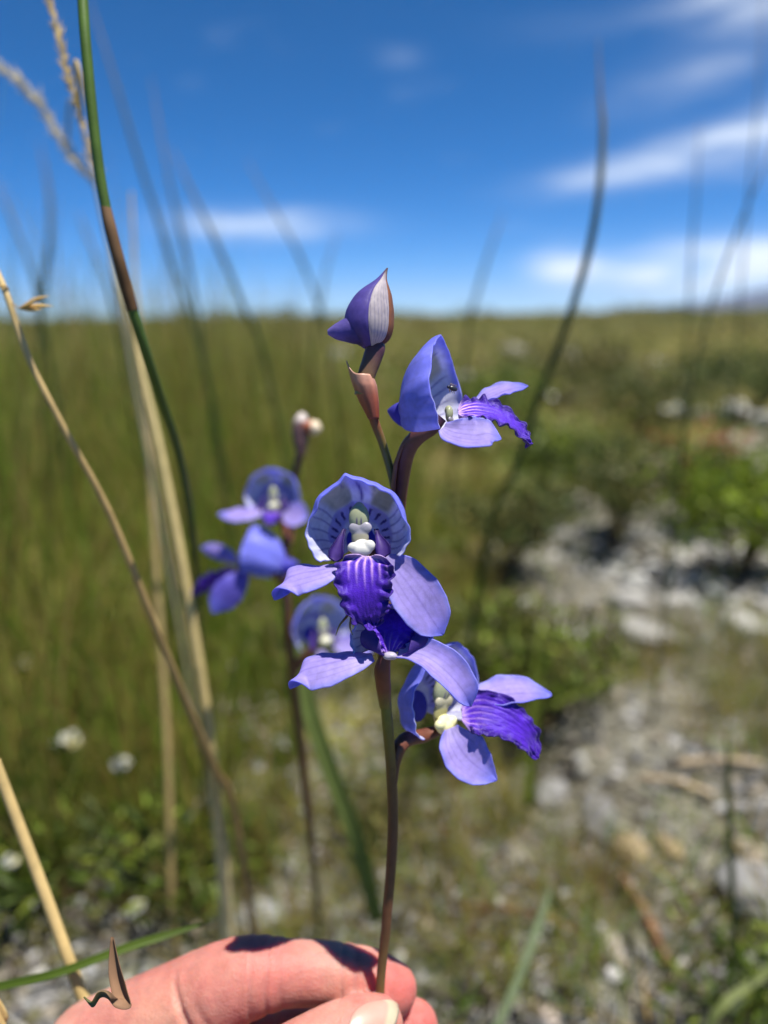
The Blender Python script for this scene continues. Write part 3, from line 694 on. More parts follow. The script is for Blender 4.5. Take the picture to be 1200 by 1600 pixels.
plume([(66, -50, 0.27), (95, 70, 0.27), (125, 180, 0.272), (165, 310, 0.275)], 'tan feathery grass plume behind the dark rush', 190, 1.0, S(196, 170, 112))
plume([(-20, 92, 0.42), (50, 150, 0.42), (100, 225, 0.425), (150, 290, 0.43)], 'pale blurred grass plume leaning at the left edge of the sky', 150, 1.2, S(190, 178, 150))

# ---------------------------------------------------------------- the orchids
BLUE, BLUE_L, LILAC, PALE, DEEP, WHITE = S(132, 136, 232), S(154, 160, 243), S(190, 172, 238), S(206, 206, 240), S(58, 14, 142), S(214, 212, 206)
def rotm(yaw, pitch, roll):
    cy, sy = math.cos(yaw), math.sin(yaw); cx, sx = math.cos(pitch), math.sin(pitch); cz, sz = math.cos(roll), math.sin(roll)
    Ry = np.array([[cy, 0, sy], [0, 1, 0], [-sy, 0, cy]]); Rx = np.array([[1, 0, 0], [0, cx, -sx], [0, sx, cx]]); Rz = np.array([[cz, -sz, 0], [sz, cz, 0], [0, 0, 1]])
    return Ry @ Rx @ Rz
class Frame:
    """flower coordinates: x right, y up, z towards the viewer of the flower, in photograph pixels of scale k"""
    def __init__(s, px, py, d, yaw=0, pitch=0, roll=0, size=1.0, dz=0, k=K):
        s.o = P(px, py, d - dz * k); s.k = k * size
        B = np.stack([rt, up, -fw], 1); s.R = B @ rotm(math.radians(yaw), math.radians(pitch), math.radians(roll))
    def __call__(s, L): return s.o + (np.asarray(L, float) @ s.R.T) * s.k
    def sub(s, off, f):
        q = Frame.__new__(Frame); q.o = s(np.asarray(off, float)); q.k = s.k * f; q.R = s.R; return q
    def inv(s, p): return (np.asarray(p) - s.o) @ s.R / s.k
def hood(fr, parent, org, rx=79, ry=70, y0=15, peak=14, thp=-0.2, dep=82, yd=-22, bulge=46, lean=6, fold=11, flare=6, spur=34, th0=-2.55, th1=2.4, detail=1.0, spur_dir=(0, -0.35, -1)):
    nu, nv = int(150 * detail), int(70 * detail)
    th = np.linspace(th0, th1, nu); v = np.linspace(0.0, 1, nv)
    T, Vv = np.meshgrid(th, v, indexing='ij')
    pk = peak * np.clip(1 - np.abs(T - thp) / 0.42, 0, 1) ** 1.7
    sT = np.sign(np.sin(T)) * np.abs(np.sin(T)) ** np.where(np.abs(T) > np.pi / 2, 0.62, 0.9)
    rim = np.stack([rx * sT + pk * math.sin(thp), y0 + ry * np.cos(T) + pk, lean * (np.cos(T) + 1) / 2 + 2 * np.sin(5 * T)], -1)
    deep = np.array([0, yd, -dep])
    out = np.stack([np.sin(T), np.cos(T) * 0.9, np.full_like(T, -0.75)], -1); out /= np.linalg.norm(out, axis=-1, keepdims=True)
    ctrl = (rim + deep) / 2 + out * bulge
    q = Vv[..., None]
    Pt = (1 - q) ** 2 * deep + 2 * q * (1 - q) * ctrl + q ** 2 * rim
    topw = smooth(2.0, 1.2, np.abs(T))
    f = (np.clip((Vv - 0.84) / 0.16, 0, 1) ** 2)[..., None]
    rad = np.stack([np.sin(T), np.cos(T), np.full_like(T, -0.25)], -1)
    Pt = Pt - rad * f * (fold * topw - flare * (1 - topw))[..., None]
    Pt = Pt + rad * (1.2 * np.sin(T * 17 + 2 * np.sin(3 * T)) * Vv ** 6 + 1.5 * np.sin(T * 7.3 + 1))[..., None] * 0.8
    # pigment: inside pale with translucent olive panes and dark radial veins; outside blue
    X_, Y_ = Pt[..., 0], Pt[..., 1]
    ang = T + 0.05 * np.sin(Vv * 9)
    inn = np.broadcast_to(S(238, 238, 247), Pt.shape).copy()
    def mixc(m, c): inn[...] = inn * (1 - m[..., None]) + c * m[..., None]
    mixc(smooth(1.7, 2.3, np.abs(T)) * 0.7, S(228, 230, 246))
    pane = smooth(0.18, 0.30, np.abs(ang)) * smooth(1.02, 0.78, np.abs(ang) + 0.5 * np.maximum(0, 0.55 - Vv)) * smooth(0.40, 0.5, Vv) * smooth(0.86, 0.78, Vv)
    mixc(pane * 0.92, S(190, 190, 158))
    mixc(smooth(0.35, 0.1, np.abs(ang)) * smooth(0.5, 0.75, Vv) * 0.7, S(150, 152, 232))
    for a0 in (-2.2, -1.92, -1.62, -1.33, -1.08, 1.05, 1.3, 1.58, 1.86, 2.12):
        mixc(np.exp(-((ang - a0 - 0.06 * (Vv - 0.6)) / (0.016 / (Vv + 0.25) + 0.008)) ** 2) * smooth(0.30, 0.42, Vv) * smooth(0.95, 0.74, Vv) * 0.65, S(84, 66, 156))
    mixc(np.exp(-((ang) / 0.035) ** 2) * smooth(0.42, 0.5, Vv) * smooth(0.86, 0.7, Vv) * 0.9, S(62, 46, 150))
    mixc(np.exp(-((np.abs(ang) - 0.33) / 0.02) ** 2) * smooth(0.66, 0.74, Vv) * smooth(0.9, 0.8, Vv) * 0.6, S(80, 64, 170))
    dash = (np.cos(ang * 2 * np.pi / 0.34) > 0.55) * smooth(0.27, 0.3, Vv) * smooth(0.41, 0.38, Vv) * (np.abs(ang) < 1.9)
    mixc(smooth(0.22, 0.27, Vv) * smooth(0.46, 0.42, Vv) * (np.abs(ang) < 2.0) * 0.8, S(168, 162, 226))
    mixc(dash * 0.9, S(48, 30, 120))
    mixc(smooth(0.86, 0.99, Vv) * (0.35 + 0.65 * topw) * 0.9, BLUE_L)
    outc = np.broadcast_to(BLUE, Pt.shape) * (1 + 0.10 * vnoise(Pt / 40, 3.0, 4))[..., None]
    vv = np.zeros_like(T)
    for a0 in np.linspace(-2.2, 2.1, 11): vv += np.exp(-((ang - a0) / 0.03) ** 2)
    outc = outc * (1 - 0.10 * np.clip(vv, 0, 1) * smooth(0.25, 0.5, Vv))[..., None]
    outc = outc * (1 - (0.5 * smooth(0.35, 0.05, Vv))[..., None]) + S(120, 104, 200) * (0.5 * smooth(0.35, 0.05, Vv))[..., None]
    m = MB(); sheet(m, fr(Pt), 2.2 * fr.k, inn, outc)
    m.build('hood', M_hood, parent, org)
    if spur:
        sdv = np.array(spur_dir, float); sdv /= np.linalg.norm(sdv)
        m = MB(); s0 = deep + np.array([0, 4, 12])
        tube(m, fr(np.array([s0, s0 + sdv * (spur * 0.55 + 8), s0 + sdv * (spur + 12)])), np.array([24, 21, 16, 10, 3]) * fr.k, [S(86, 84, 204), S(100, 92, 204)], 18, 18)
        m.build('spur', M_petal, parent, org)
def petal_grid(mid, ts, side, sts, hw, cup, nu=70, nv=41, curl=0.0):
    u = np.linspace(0, 1, nu); c = catmull(mid, nu)
    sdv = interp(sts, side, u); t = np.gradient(c, axis=0); t /= np.linalg.norm(t, axis=1, keepdims=True)
    sdv = sdv - t * np.sum(sdv * t, 1, keepdims=True); sdv /= np.linalg.norm(sdv, axis=1, keepdims=True)
    nr = np.cross(t, sdv); v = np.linspace(-1, 1, nv); hwv = interp(ts, hw, u)
    g = c[:, None] + sdv[:, None] * (hwv[:, None] * v[None])[..., None] + nr[:, None] * (hwv[:, None] * cup * (v ** 2)[None])[..., None]
    return g, u, v, hwv, nr, sdv
SEP_T, SEP_W = [0, 0.08, 0.25, 0.45, 0.62, 0.78, 0.90, 0.97, 1], [0.30, 0.48, 0.82, 1.0, 0.95, 0.73, 0.40, 0.15, 0.02]
def sepal(fr, parent, org, mid, side, hw, cup=0.25, sts=None, flip=False, seed=0, veins=1.0, name='side_sepal', face=None):
    sts = np.linspace(0, 1, len(side)) if sts is None else sts
    g, u, v, hwv, nr, sdv = petal_grid(mid, SEP_T, side, sts, np.array(SEP_W) * hw, cup)
    g = g + nr[:, None] * (1.6 * vnoise(np.stack(np.broadcast_arrays(u[:, None] * 3, v[None] * 1.2, seed + 0 * u[:, None]), -1), 2.2, seed))[..., None]
    g = g + nr[:, None] * (1.3 * np.sin(u[:, None] * 23 + seed + v[None]) * np.abs(v[None]) ** 4)[..., None]
    U, Vv = np.meshgrid(u, v, indexing='ij')
    front = LILAC * (1 + 0.06 * vnoise(g / 30, 2.0, seed))[..., None]
    def mx(a, m, c): return a * (1 - m[..., None]) + c * m[..., None]
    front = mx(front, smooth(0.35, 0.0, U) * 0.5, S(214, 202, 236))
    front = mx(front, smooth(0.70, 0.98, U) * 0.9, BLUE)
    front = mx(front, smooth(0.72, 1.0, np.abs(Vv)) * 0.75, BLUE_L)
    front = mx(front, np.exp(-(Vv / 0.05) ** 2) * smooth(1, 0.75, U) * 0.35, S(104, 84, 180))
    for a0 in (-0.6, -0.35, 0.33, 0.6):
        front = mx(front, np.exp(-((Vv - a0) / 0.035) ** 2) * smooth(0.9, 0.4, U) * 0.22 * veins, S(96, 70, 170))
    back = mx(np.broadcast_to(S(118, 108, 208), g.shape), smooth(0.5, 1, U), BLUE)
    back = mx(back, np.exp(-(Vv / 0.06) ** 2) * 0.3, S(90, 84, 170))
    nm = np.cross(np.gradient(g, axis=0), np.gradient(g, axis=1)).mean((0, 1))
    sg_ = 1 if nm @ (np.array([0, 0.55, 1.0]) if face is None else np.asarray(face)) > 0 else -1
    m = MB(); sheet(m, fr(g), 1.8 * sg_ * fr.k, front, back)
    return m.build(name, M_petal, parent, org)
def lip(fr, parent, org, mid, side, hw, ts=None, ws=None, ruff=6.0, stripes=1.0, seed=0, cup=0.1, flip=False, dark=1.0):
    ts = ts or [0, 0.06, 0.15, 0.35, 0.6, 0.8, 0.92, 0.98, 1]; ws = ws or [0.25, 0.72, 0.98, 1.0, 0.84, 0.66, 0.46, 0.28, 0.06]
    nu, nv = 150, 101
    g, u, v, hwv, nr, sdv = petal_grid(mid, ts, side, np.linspace(0, 1, len(side)), np.array(ws) * hw, cup, nu, nv)
    U, V = np.meshgrid(u, v, indexing='ij'); r = np.random.default_rng(seed)
    edge = np.maximum(np.abs(V) ** 3.2, smooth(0.78, 1.0, U) * 0.8)
    ph = r.uniform(0, 6.28, 8); sg = np.sign(V)
    pt3 = np.stack([U * 5.0, V * 1.6 + sg * 3, 0 * U + seed], -1)
    wav = 1.2 * np.sin(U * 31 + ph[0] + sg * 1.7 + 4.5 * vnoise(pt3, 1.6, seed)) + 0.7 * np.sin(U * 43 + ph[1] + sg * 2.9 + 4 * vnoise(pt3, 2.4, seed + 1)) + 0.5 * np.sin(V * 17 + U * 9 + ph[2]) * smooth(0.6, 1, U)
    wav = wav * (0.75 + 0.6 * vnoise(pt3, 3.1, seed + 7))
    g = g + nr[:, None] * (ruff * edge * wav * 0.7)[..., None]
    out = (np.sin(U * 27 + ph[4] + sg + 2 * vnoise(pt3, 2, seed + 2)) + 0.7 * np.sin(U * 58 + ph[5] + sg * 2)) * np.abs(V) ** 4
    g = g + sdv[:, None] * (sg * out * ruff * 0.26)[..., None]
    ridge = (0.55 * np.cos((V + 0.05 * vnoise(pt3, 1.5, seed + 4)) * 2 * np.pi / 0.27) * (0.6 + 0.6 * vnoise(pt3, 2.0, seed + 3))) * smooth(0.95, 0.5, np.abs(V)) * smooth(0.85, 0.3, U)
    crinkle = 2.0 * vnoise(np.stack([U * 9, V * 5, 0 * U], -1), 3.2, seed + 6) * (0.3 + edge)
    g = g + nr[:, None] * (ridge + crinkle)[..., None]
    base = S(70, 18, 172) * (1 + 0.25 * vnoise(g / 25, 3.5, seed))[..., None]
    def mx(a, m, c): return a * (1 - m[..., None]) + c * m[..., None]
    base = mx(base, smooth(0.55, 0.95, np.abs(V)) * 0.85, S(40, 7, 110))
    base = mx(base, smooth(0.6, 1, U) * 0.5 * dark, S(48, 9, 124))
    sp = np.exp(-((((V + 0.02 * np.sin(9 * U)) * 3.7 + 0.5) % 1 - 0.5) / (0.17 - 0.10 * U)) ** 2)
    sp = sp * smooth(0.56 - 0.25 * np.abs(V), 0.10, U) * smooth(0.85, 0.7, np.abs(V)) * (0.7 + 0.5 * vnoise(pt3, 2.6, seed + 9))
    base = mx(base, np.clip(sp * 1.1 * stripes, 0, 1), S(226, 176, 234))
    base = mx(base, smooth(0.10, 0.0, U) * 0.8 * stripes, S(212, 178, 226))
    m = MB(); sheet(m, fr(g), -1.6 * fr.k, base, base * 0.8 + S(60, 30, 140) * 0.2)
    return m.build('lip', M_lip, parent, org)
def ell(m, fr, c, ax, colr, noise=0.0, seed=0, nu=22, nv=16):
    A = [fr.R @ np.asarray(a, float) * fr.k for a in ax]
    ellipsoid(m, [A[0], A[1], A[2], fr(c)], colr, nu, nv, noise, 2.5, seed)
def fuse(mb, voxel, iters):
    """one continuous smooth mesh out of overlapping shapes"""
    t = mb.build('source', M_white)
    a = t.modifiers.new('r', 'REMESH'); a.mode = 'VOXEL'; a.voxel_size = voxel
    a = t.modifiers.new('s', 'SMOOTH'); a.factor = 0.5; a.iterations = iters
    e = bpy.data.meshes.new_from_object(t.evaluated_get(bpy.context.evaluated_depsgraph_get()))
    bpy.data.objects.remove(t)
    v = np.empty(len(e.vertices) * 3, np.float32); e.vertices.foreach_get('co', v); v = v.reshape(-1, 3).astype(float)
    nl = np.array([p.loop_total for p in e.polygons]); lv = np.empty(len(e.loops), np.int32); e.loops.foreach_get('vertex_index', lv)
    st = np.concatenate([[0], np.cumsum(nl)[:-1]])
    q = lv[st[nl == 4][:, None] + np.arange(4)]
    bpy.data.meshes.remove(e); return v, q
def column(fr, parent, org, s=1.0, yellow=0.0, off=(3, 0, 0), sub=True):
    fr = fr.sub(off, s); o = np.zeros(3)
    cw = WHITE * (1 - yellow) + S(240, 236, 170) * yellow
    m = MB()
    ell(m, fr, o + np.array([-2, 24, -12]), ([18, 0, 0], [0, 25, 2], [0, -4, 11]), cw)
    ell(m, fr, o + np.array([-2, 38, -18]), ([11, 0, 0], [0, 14, 2], [0, 0, 10]), cw)
    v, q = fuse(m, 1.5 * fr.k, 6); L = fr.inv(v) - o
    c = np.broadcast_to(S(168, 172, 138), v.shape) * (1 + 0.05 * vnoise(L / 9, 2, 4))[:, None]
    sl_ = np.exp(-((np.abs(L[:, 0] + 1.5) - 3.8) / 1.5) ** 4) * smooth(28, 20, L[:, 1]) * (L[:, 2] > -10)
    c = c * (1 - sl_[:, None] * 0.85) + S(78, 54, 116) * sl_[:, None] * 0.85
    m = MB(); m.add(v, q, c); m.build('anther', M_white, parent, org)
    m = MB()
    ell(m, fr, o + np.array([-8, 7, -6]), ([12, 0, 0], [0, 10.5, 0], [0, 0, 5.5]), cw)
    ell(m, fr, o + np.array([9, 8, -6]), ([12, 0, 0], [0, 10.5, 0], [0, 0, 5.5]), cw)
    ell(m, fr, o + np.array([0, -8, -8]), ([15.5, 0, 0], [0, 22, 0], [0, 0, 7]), cw)
    v, q = fuse(m, 1.4 * fr.k, 14); L = fr.inv(v) - o
    k_ = smooth(1, -5, L[:, 1])[:, None]; c = cw * (S(164, 160, 172) * (1 - k_) + S(168, 162, 140) * k_) / S(214, 212, 206)
    m = MB(); m.add(v, q, c); m.build('rostellum', M_white, parent, org)
    m = MB()
    ell(m, fr, o + np.array([4, -30, 6]), ([18, 1, 0], [0, 11, 3], [0, -3, 9]), cw)
    ell(m, fr, o + np.array([-10, -25, 6]), ([11, 2, 0], [-2, 9, 0], [0, 0, 8]), cw)
    ell(m, fr, o + np.array([17, -22, 6]), ([10, -2, 0], [2, 10, 0], [0, 0, 8]), cw)
    ell(m, fr, o + np.array([4, -20, 0]), ([14, 0, 0], [0, 9, 0], [0, 0, 8]), cw)
    v, q = fuse(m, 1.4 * fr.k, 12)
    m = MB(); m.add(v, q, cw); m.build('stigma', M_white, parent, org)
def side_petals(fr, parent, org, off=(3, 0, 0)):
    o = np.array(off, float)
    for sgn in (-1, 1):
        dn = 0 if sgn > 0 else -7
        g, u, v, hwv, nr, sdv = petal_grid([o + np.array(q) for q in ((sgn * 25, 2, -16), (sgn * 29, -10, -8), (sgn * 35, -24 + dn, 0), (sgn * 37, -40 + dn, 4))], [0, 0.2, 0.45, 0.7, 0.9, 1],
                                            np.array([(1, 0.1 * sgn, -0.4 * sgn), (1, 0.3 * sgn, -0.3 * sgn), (1, 0.35 * sgn, -0.2 * sgn)]), [0, 0.5, 1], np.array([3, 3.5, 7, 12, 11, 3]), 0.5, 40, 25)
        U, V = np.meshgrid(u, v, indexing='ij')
        ed = smooth(0.55, 1.0, np.abs(V))[..., None]
        c = S(98, 72, 156) * (1 - ed) + S(54, 32, 116) * ed
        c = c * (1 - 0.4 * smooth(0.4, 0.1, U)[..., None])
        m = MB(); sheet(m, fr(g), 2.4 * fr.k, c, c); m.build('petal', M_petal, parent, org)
def pedicel(parent, org, pts, r, cols, name='pedicel', seg=12):
    m = MB(); tube(m, pts, np.asarray(r, float) * K, cols, 26, seg, wob=0.06); return m.build(name, M_stem, parent, org)

PB = Q(590, 1680, -125)
held = empty('orchid', PB)
tag(held, 'blue violet orchid spike in focus, its stem pinched by the fingers', 'orchid', 'blue orchids')
m = MB()
stem_pts = [Q(590, 1690, -170), Q(594, 1545, -153), Q(603, 1450, -134), Q(613, 1320, -105), Q(612, 1215, -80), Q(603, 1100, -50), Q(600, 1010, -56), Q(612, 920, -76), Q(622, 830, -84), Q(617, 765, -72), Q(600, 700, -46), Q(584, 655, -28), Q(572, 610, -18)]
tube(m, stem_pts, np.array([8, 8, 8.5, 9, 9, 9, 9.5, 9, 8, 7, 6.5, 7.5, 9]) * K,
     [S(96, 84, 40), S(104, 82, 42), S(90, 58, 36), S(84, 50, 38), S(88, 62, 36), S(112, 106, 36), S(84, 48, 40), S(84, 66, 42), S(96, 100, 46), S(98, 98, 46), S(100, 92, 44), S(120, 66, 50), S(130, 74, 58)], 90, 14)
m.build('stem', M_stem, held, PB)

# --- bud
bud = empty('bud', PB, held)
bc = catmull([Q(580, 543, -16), Q(576, 515, -16), Q(577, 487, -16), Q(584, 459, -15), Q(595, 438, -13), Q(605, 419, -12)], 60)
rp = np.interp(np.linspace(0, 1, 60), [0, 0.03, 0.10, 0.22, 0.4, 0.57, 0.70, 0.80, 0.90, 1], [8, 22, 33, 39.5, 39, 30, 18.5, 9, 4.5, 1]) * K
ker = np.hanning(13); ker /= ker.sum(); rp = np.convolve(np.pad(rp, 6, mode='edge'), ker, 'valid')
th = np.linspace(0, 2 * np.pi, 180, endpoint=False)
e1, e2 = rt, -fw
rad = 1 + 0.03 * np.cos(3 * th + 0.5)
V = bc[None] + (rp[None] * rad[:, None])[..., None] * (np.cos(th)[:, None, None] * e1 + np.sin(th)[:, None, None] * e2)
uu = np.linspace(0, 1, 60)[None]; tt = (th[:, None] + 0 * uu)
C = np.broadcast_to(S(104, 92, 176), V.shape).copy()
def mixin(C, mm, c): return C * (1 - mm[..., None]) + c * mm[..., None]
C = mixin(C, smooth(0.35, 0.0, uu + 0 * tt) * 0.5, S(92, 72, 132))
C = mixin(C, 0.25 * (vnoise(V / K / 30, 3, 2) > 0.2), S(120, 100, 190))
pan = (np.abs(tt - 1.05) < 0.52) * 1.0
C = mixin(C, pan * 0.96, S(224, 214, 210))
vein = np.exp(-(((tt * 6.2 + 0.5 * np.sin(uu * 7)) % 1 - 0.5) / 0.10) ** 2) * smooth(0.9, 0.25, uu) * (0.6 + 0.4 * vnoise(V / K / 20, 2, 8))
C = mixin(C, pan * np.clip(vein * 1.2, 0, 1) * 0.75, S(96, 78, 150))
brn = ((tt < 0.53) | (tt > 5.6)) * 1.0
C = mixin(C, brn * 0.95, S(168, 112, 72)); C = mixin(C, brn * smooth(0.25, 0.0, uu + 0 * tt) * 0.8, S(100, 62, 80))
C = mixin(C, smooth(0.86, 0.97, uu + 0 * tt) * 0.8, S(128, 92, 84))
V = V - (np.exp(-((tt - 1.57) / 0.04) ** 2) + np.exp(-((tt - 0.53) / 0.04) ** 2))[..., None] * 1.6 * K * (V - bc[None]) / (np.linalg.norm(V - bc[None], axis=-1, keepdims=True) + 1e-9)
m = MB(); m.add(V.reshape(-1, 3), grid_faces(180, 60, closed=True), C.reshape(-1, 3)); m.build('bud_sepals', M_petal, bud, PB)
m = MB(); tube(m, [Q(566, 516, -10), Q(545, 516, -8), Q(528, 518, -6), Q(512, 519, -5)], np.array([23, 21, 17, 12, 4]) * K, [S(88, 74, 150), S(112, 100, 180), S(142, 128, 200)], 24, 20); m.build('spur', M_petal, bud, PB)
pedicel(bud, PB, [Q(569, 618, -16), Q(572, 592, -16), Q(581, 565, -16), Q(587, 545, -16), Q(584, 538, -16)], [15, 14, 15, 16, 14], [S(140, 116, 64), S(110, 84, 60), S(84, 52, 60), S(76, 46, 58)], 'ovary')
m = MB()
bg3 = []
for i, u in enumerate(np.linspace(0, 1, 24)):
    ctr = Q(584 - 17 * u - 3 * u * u, 655 - 68 * u, -22 + 6 * u); r = np.interp(u, [0, 0.4, 0.75, 1], [8, 15, 19.5, 19]) * K
    bg3.append([ctr + r * (math.cos(a) * rt + math.sin(a) * -fw) + up * K * 32 * max(0, u - 0.4) ** 1.5 * 1.6 * max(0, math.cos(a - math.pi)) ** 3
                - rt * K * 4 * u ** 3 * max(0, math.cos(a - math.pi)) for a in np.linspace(0.0, 2 * np.pi, 40)])
bg3 = np.array(bg3)
cc = interp([0, 0.5, 1], np.array([S(128, 62, 46), S(140, 78, 62), S(176, 132, 112)]), np.linspace(0, 1, 24))[:, None] * (1 + 0.12 * np.sin(np.linspace(0, 60, 40)))[None, :, None]
sheet(m, bg3, -1.5 * K, cc, cc); m.build('bract', M_stem, bud, PB)

# --- uppermost open flower, seen from the side
f1 = empty('flower', PB, held)
fr = Frame(713, 622, D0, yaw=67, pitch=6, roll=0, dz=-4)
hood(fr, f1, PB, rx=76, ry=74, y0=12, lean=-34, dep=88, yd=-34, bulge=46, fold=3, flare=2, peak=14, thp=-0.05, spur=26, spur_dir=(0, 0.12, -1), th0=-2.6, th1=2.4)
column(fr, f1, PB, s=0.5, off=(-2, -38, -2))
# near sepal (towards the camera) and far sepal, given as photograph positions
sepal(fr, f1, PB, fr.inv([Q(692, 668, 30), Q(712, 676, 44), Q(742, 680, 52), Q(764, 678, 50), Q(783, 686, 46)]), fr.inv([Q(700, 640, 35), Q(705, 640, 40), Q(715, 640, 45)]) * 0 + (fr.R.T @ (up * 0.72 + fw * 0.6 - rt * 0.1)), 33, 0.22, seed=3, face=fr.R.T @ (-fw + up * 0.4))
sepal(fr, f1, PB, fr.inv([Q(742, 638, -34), Q(765, 622, -44), Q(790, 610, -50), Q(825, 603, -52)]), np.array([fr.R.T @ (up * 0.55 + fw * 0.7 + rt * 0.35)] * 3), 27, 0.25, seed=4, face=fr.R.T @ (-fw * 0.6 + up))
lip(fr, f1, PB, fr.inv([Q(716, 645, 6), Q(745, 641, 10), Q(775, 647, 12), Q(806, 666, 12), Q(828, 696, 10)]), np.array([fr.R.T @ (-fw * 0.72 - up * 0.62 - rt * 0.12)] * 3), 31, ruff=6.5, seed=5, cup=-0.15, stripes=0.8)
pedicel(f1, PB, [Q(622, 800, -82), Q(628, 745, -60), Q(636, 705, -34), Q(652, 683, -14), Q(676, 668, -6), Q(690, 652, -2)], [12, 13, 14, 13, 11, 9], [S(92, 50, 42), S(96, 54, 46), S(90, 54, 50), S(84, 52, 54), S(74, 46, 70)], 'ovary')
m = MB()
sh = np.array([[Q(cx, cy, dz) + 15.5 * K * w_ * (math.cos(a) * rt * 0.95 + math.sin(a) * -fw) for a in np.linspace(2.2, 5.6, 22)] for cx, cy, dz, w_ in [(622, 785, -74, 0.75), (626, 755, -62, 1.0), (630, 725, -46, 1.05), (638, 698, -28, 0.9), (646, 682, -16, 0.5)]])
sheet(m, sh, 1.4 * K, S(110, 66, 58), S(110, 66, 58)); m.build('bract', M_stem, f1, PB)

# --- main flower facing the camera
f2 = empty('flower', PB, held)
fr = Frame(559, 830, D0, yaw=-2, pitch=2, roll=0)
hood(fr, f2, PB)
column(fr, f2, PB, s=0.92, off=(3, -2, -2)); side_petals(fr, f2, PB)
sepal(fr, f2, PB, [(-22, -54, -6), (-55, -60, 6), (-92, -66, 14), (-114, -78, 16), (-129, -106, 14)], np.array([(0.05, 0.35, -0.9), (0.1, 0.42, -0.85), (0.3, 0.6, -0.6), (0.8, 0.5, -0.2)]), 38, 0.30, seed=1)
sepal(fr, f2, PB, [(40, -46, -16), (66, -68, -10), (95, -106, 0), (118, -141, 0), (133, -163, -4)], np.array([(0.78, 0.6, -0.22), (0.80, 0.58, -0.25), (0.82, 0.55, -0.2)]), 41, 0.16, seed=2, flip=True)
lip(fr, f2, PB, [(14, -38, 12), (12, -58, 24), (13, -90, 32), (18, -120, 30), (26, -146, 22)], np.array([(1, 0.06, 0.05), (1, 0.05, 0.0), (1, 0.1, 0.0)]), 45, seed=9, ruff=9.5, flip=True)
pedicel(f2, PB, [Q(614, 930, -76), Q(604, 890, -80), Q(586, 862, -82), Q(566, 850, -80)], [11, 13, 12, 9], [S(90, 52, 44), S(84, 56, 60)], 'ovary')

# --- second flower below it, turned upward, lip against the main flower's lip
f3 = empty('flower', PB, held)
fr = Frame(612, 1000, D0, yaw=0, pitch=0, roll=0, dz=-14)
hood(fr, f3, PB, rx=66, ry=52, y0=6, peak=0, dep=46, yd=-8, bulge=26, lean=4, fold=4, flare=0, spur=0, th0=-2.2, th1=2.2)
sepal(fr, f3, PB, [(-30, -24, 6), (-70, -28, 18), (-112, -36, 26), (-142, -46, 26), (-157, -72, 22)], np.array([(0.1, 0.45, -0.85), (0.12, 0.5, -0.8), (0.3, 0.6, -0.6), (0.8, 0.4, -0.2)]), 36, 0.30, seed=6)
sepal(fr, f3, PB, [(10, -22, 4), (46, -20, 18), (80, -40, 30), (108, -70, 34), (122, -98, 26)], np.array([(0.35, 0.6, -0.6), (0.5, 0.62, -0.6), (0.66, 0.55, -0.5), (0.85, 0.3, -0.3)]), 30, 0.5, seed=7)
lip(fr, f3, PB, [(-4, -20, 4), (-2, 2, 2), (4, 28, -8), (10, 52, -20)], np.array([(1, 0, 0), (1, -0.08, 0)]), 50, ts=[0, 0.15, 0.4, 0.7, 0.9, 1], ws=[0.2, 0.45, 0.8, 1.0, 0.95, 0.7], ruff=6, seed=12, stripes=0.55, flip=True)
for sgn, cx in ((-1, -34), (1, 44)):
    g, *_ = petal_grid([(cx * 0.45, -22, 6), (cx * 0.8, -14, 14), (cx * 1.05, 2, 16), (cx * 1.08, 20, 12)], [0, 0.3, 0.6, 0.9, 1], np.array([(1, 0.5 * sgn, -0.2 * sgn)] * 2), [0, 1], np.array([6, 12, 15, 11, 3]), 0.35, 30, 21)
    m = MB(); sheet(m, fr(g), 2.4 * fr.k, S(100, 78, 168), S(92, 70, 160)); m.build('petal', M_petal, f3, PB)
m = MB(); ell(m, fr, (-2, -24, 6), ([12, 0, 0], [0, 7, 0], [0, 0, 9]), S(180, 172, 190), 0.1, 35); m.build('column', M_white, f3, PB)
pedicel(f3, PB, [Q(602, 1105, -46), Q(600, 1075, -38), Q(598, 1045, -26), Q(603, 1022, -18)], [9, 12, 13, 9], [S(116, 104, 40), S(112, 62, 42), S(96, 48, 40), S(92, 52, 50)], 'ovary')

# --- lowest flower, turned to the right, a little behind
f4 = empty('flower', PB, held)
fr = Frame(702, 1100, D0 + 0.016, yaw=42, pitch=10, roll=-8, k=K * 1.14)
d4 = D0 + 0.016
hood(fr, f4, PB, rx=70, ry=70, y0=16, lean=-14, dep=74, yd=-30, bulge=42, fold=2, flare=4, peak=6, thp=0, spur=20, th0=-2.85, th1=2.3)
column(fr, f4, PB, yellow=0.8, s=0.95, off=(0, -8, -6))
R4 = fr.R.T
sepal(fr, f4, PB, fr.inv([Q(704, 1138, 12, d4), Q(716, 1165, 24, d4), Q(738, 1192, 28, d4), Q(776, 1219, 24, d4)]), np.array([R4 @ (rt * 0.85 + up * 0.5 + fw * 0.32)] * 3), 35, 0.30, seed=14, flip=True)
sepal(fr, f4, PB, fr.inv([Q(738, 1100, -14, d4), Q(770, 1090, -20, d4), Q(812, 1084, -20, d4), Q(862, 1086, -18, d4)]), np.array([R4 @ (up * 0.42 + fw * 0.9)] * 3), 34, 0.35, seed=15)
lip(fr, f4, PB, fr.inv([Q(722, 1118, 8, d4), Q(755, 1114, 16, d4), Q(790, 1124, 20, d4), Q(822, 1150, 18, d4), Q(838, 1184, 12, d4)]), np.array([R4 @ (-up * 0.85 - fw * 0.5 - rt * 0.25)] * 3), 34, ruff=5, seed=16, cup=-0.15, stripes=0.7)
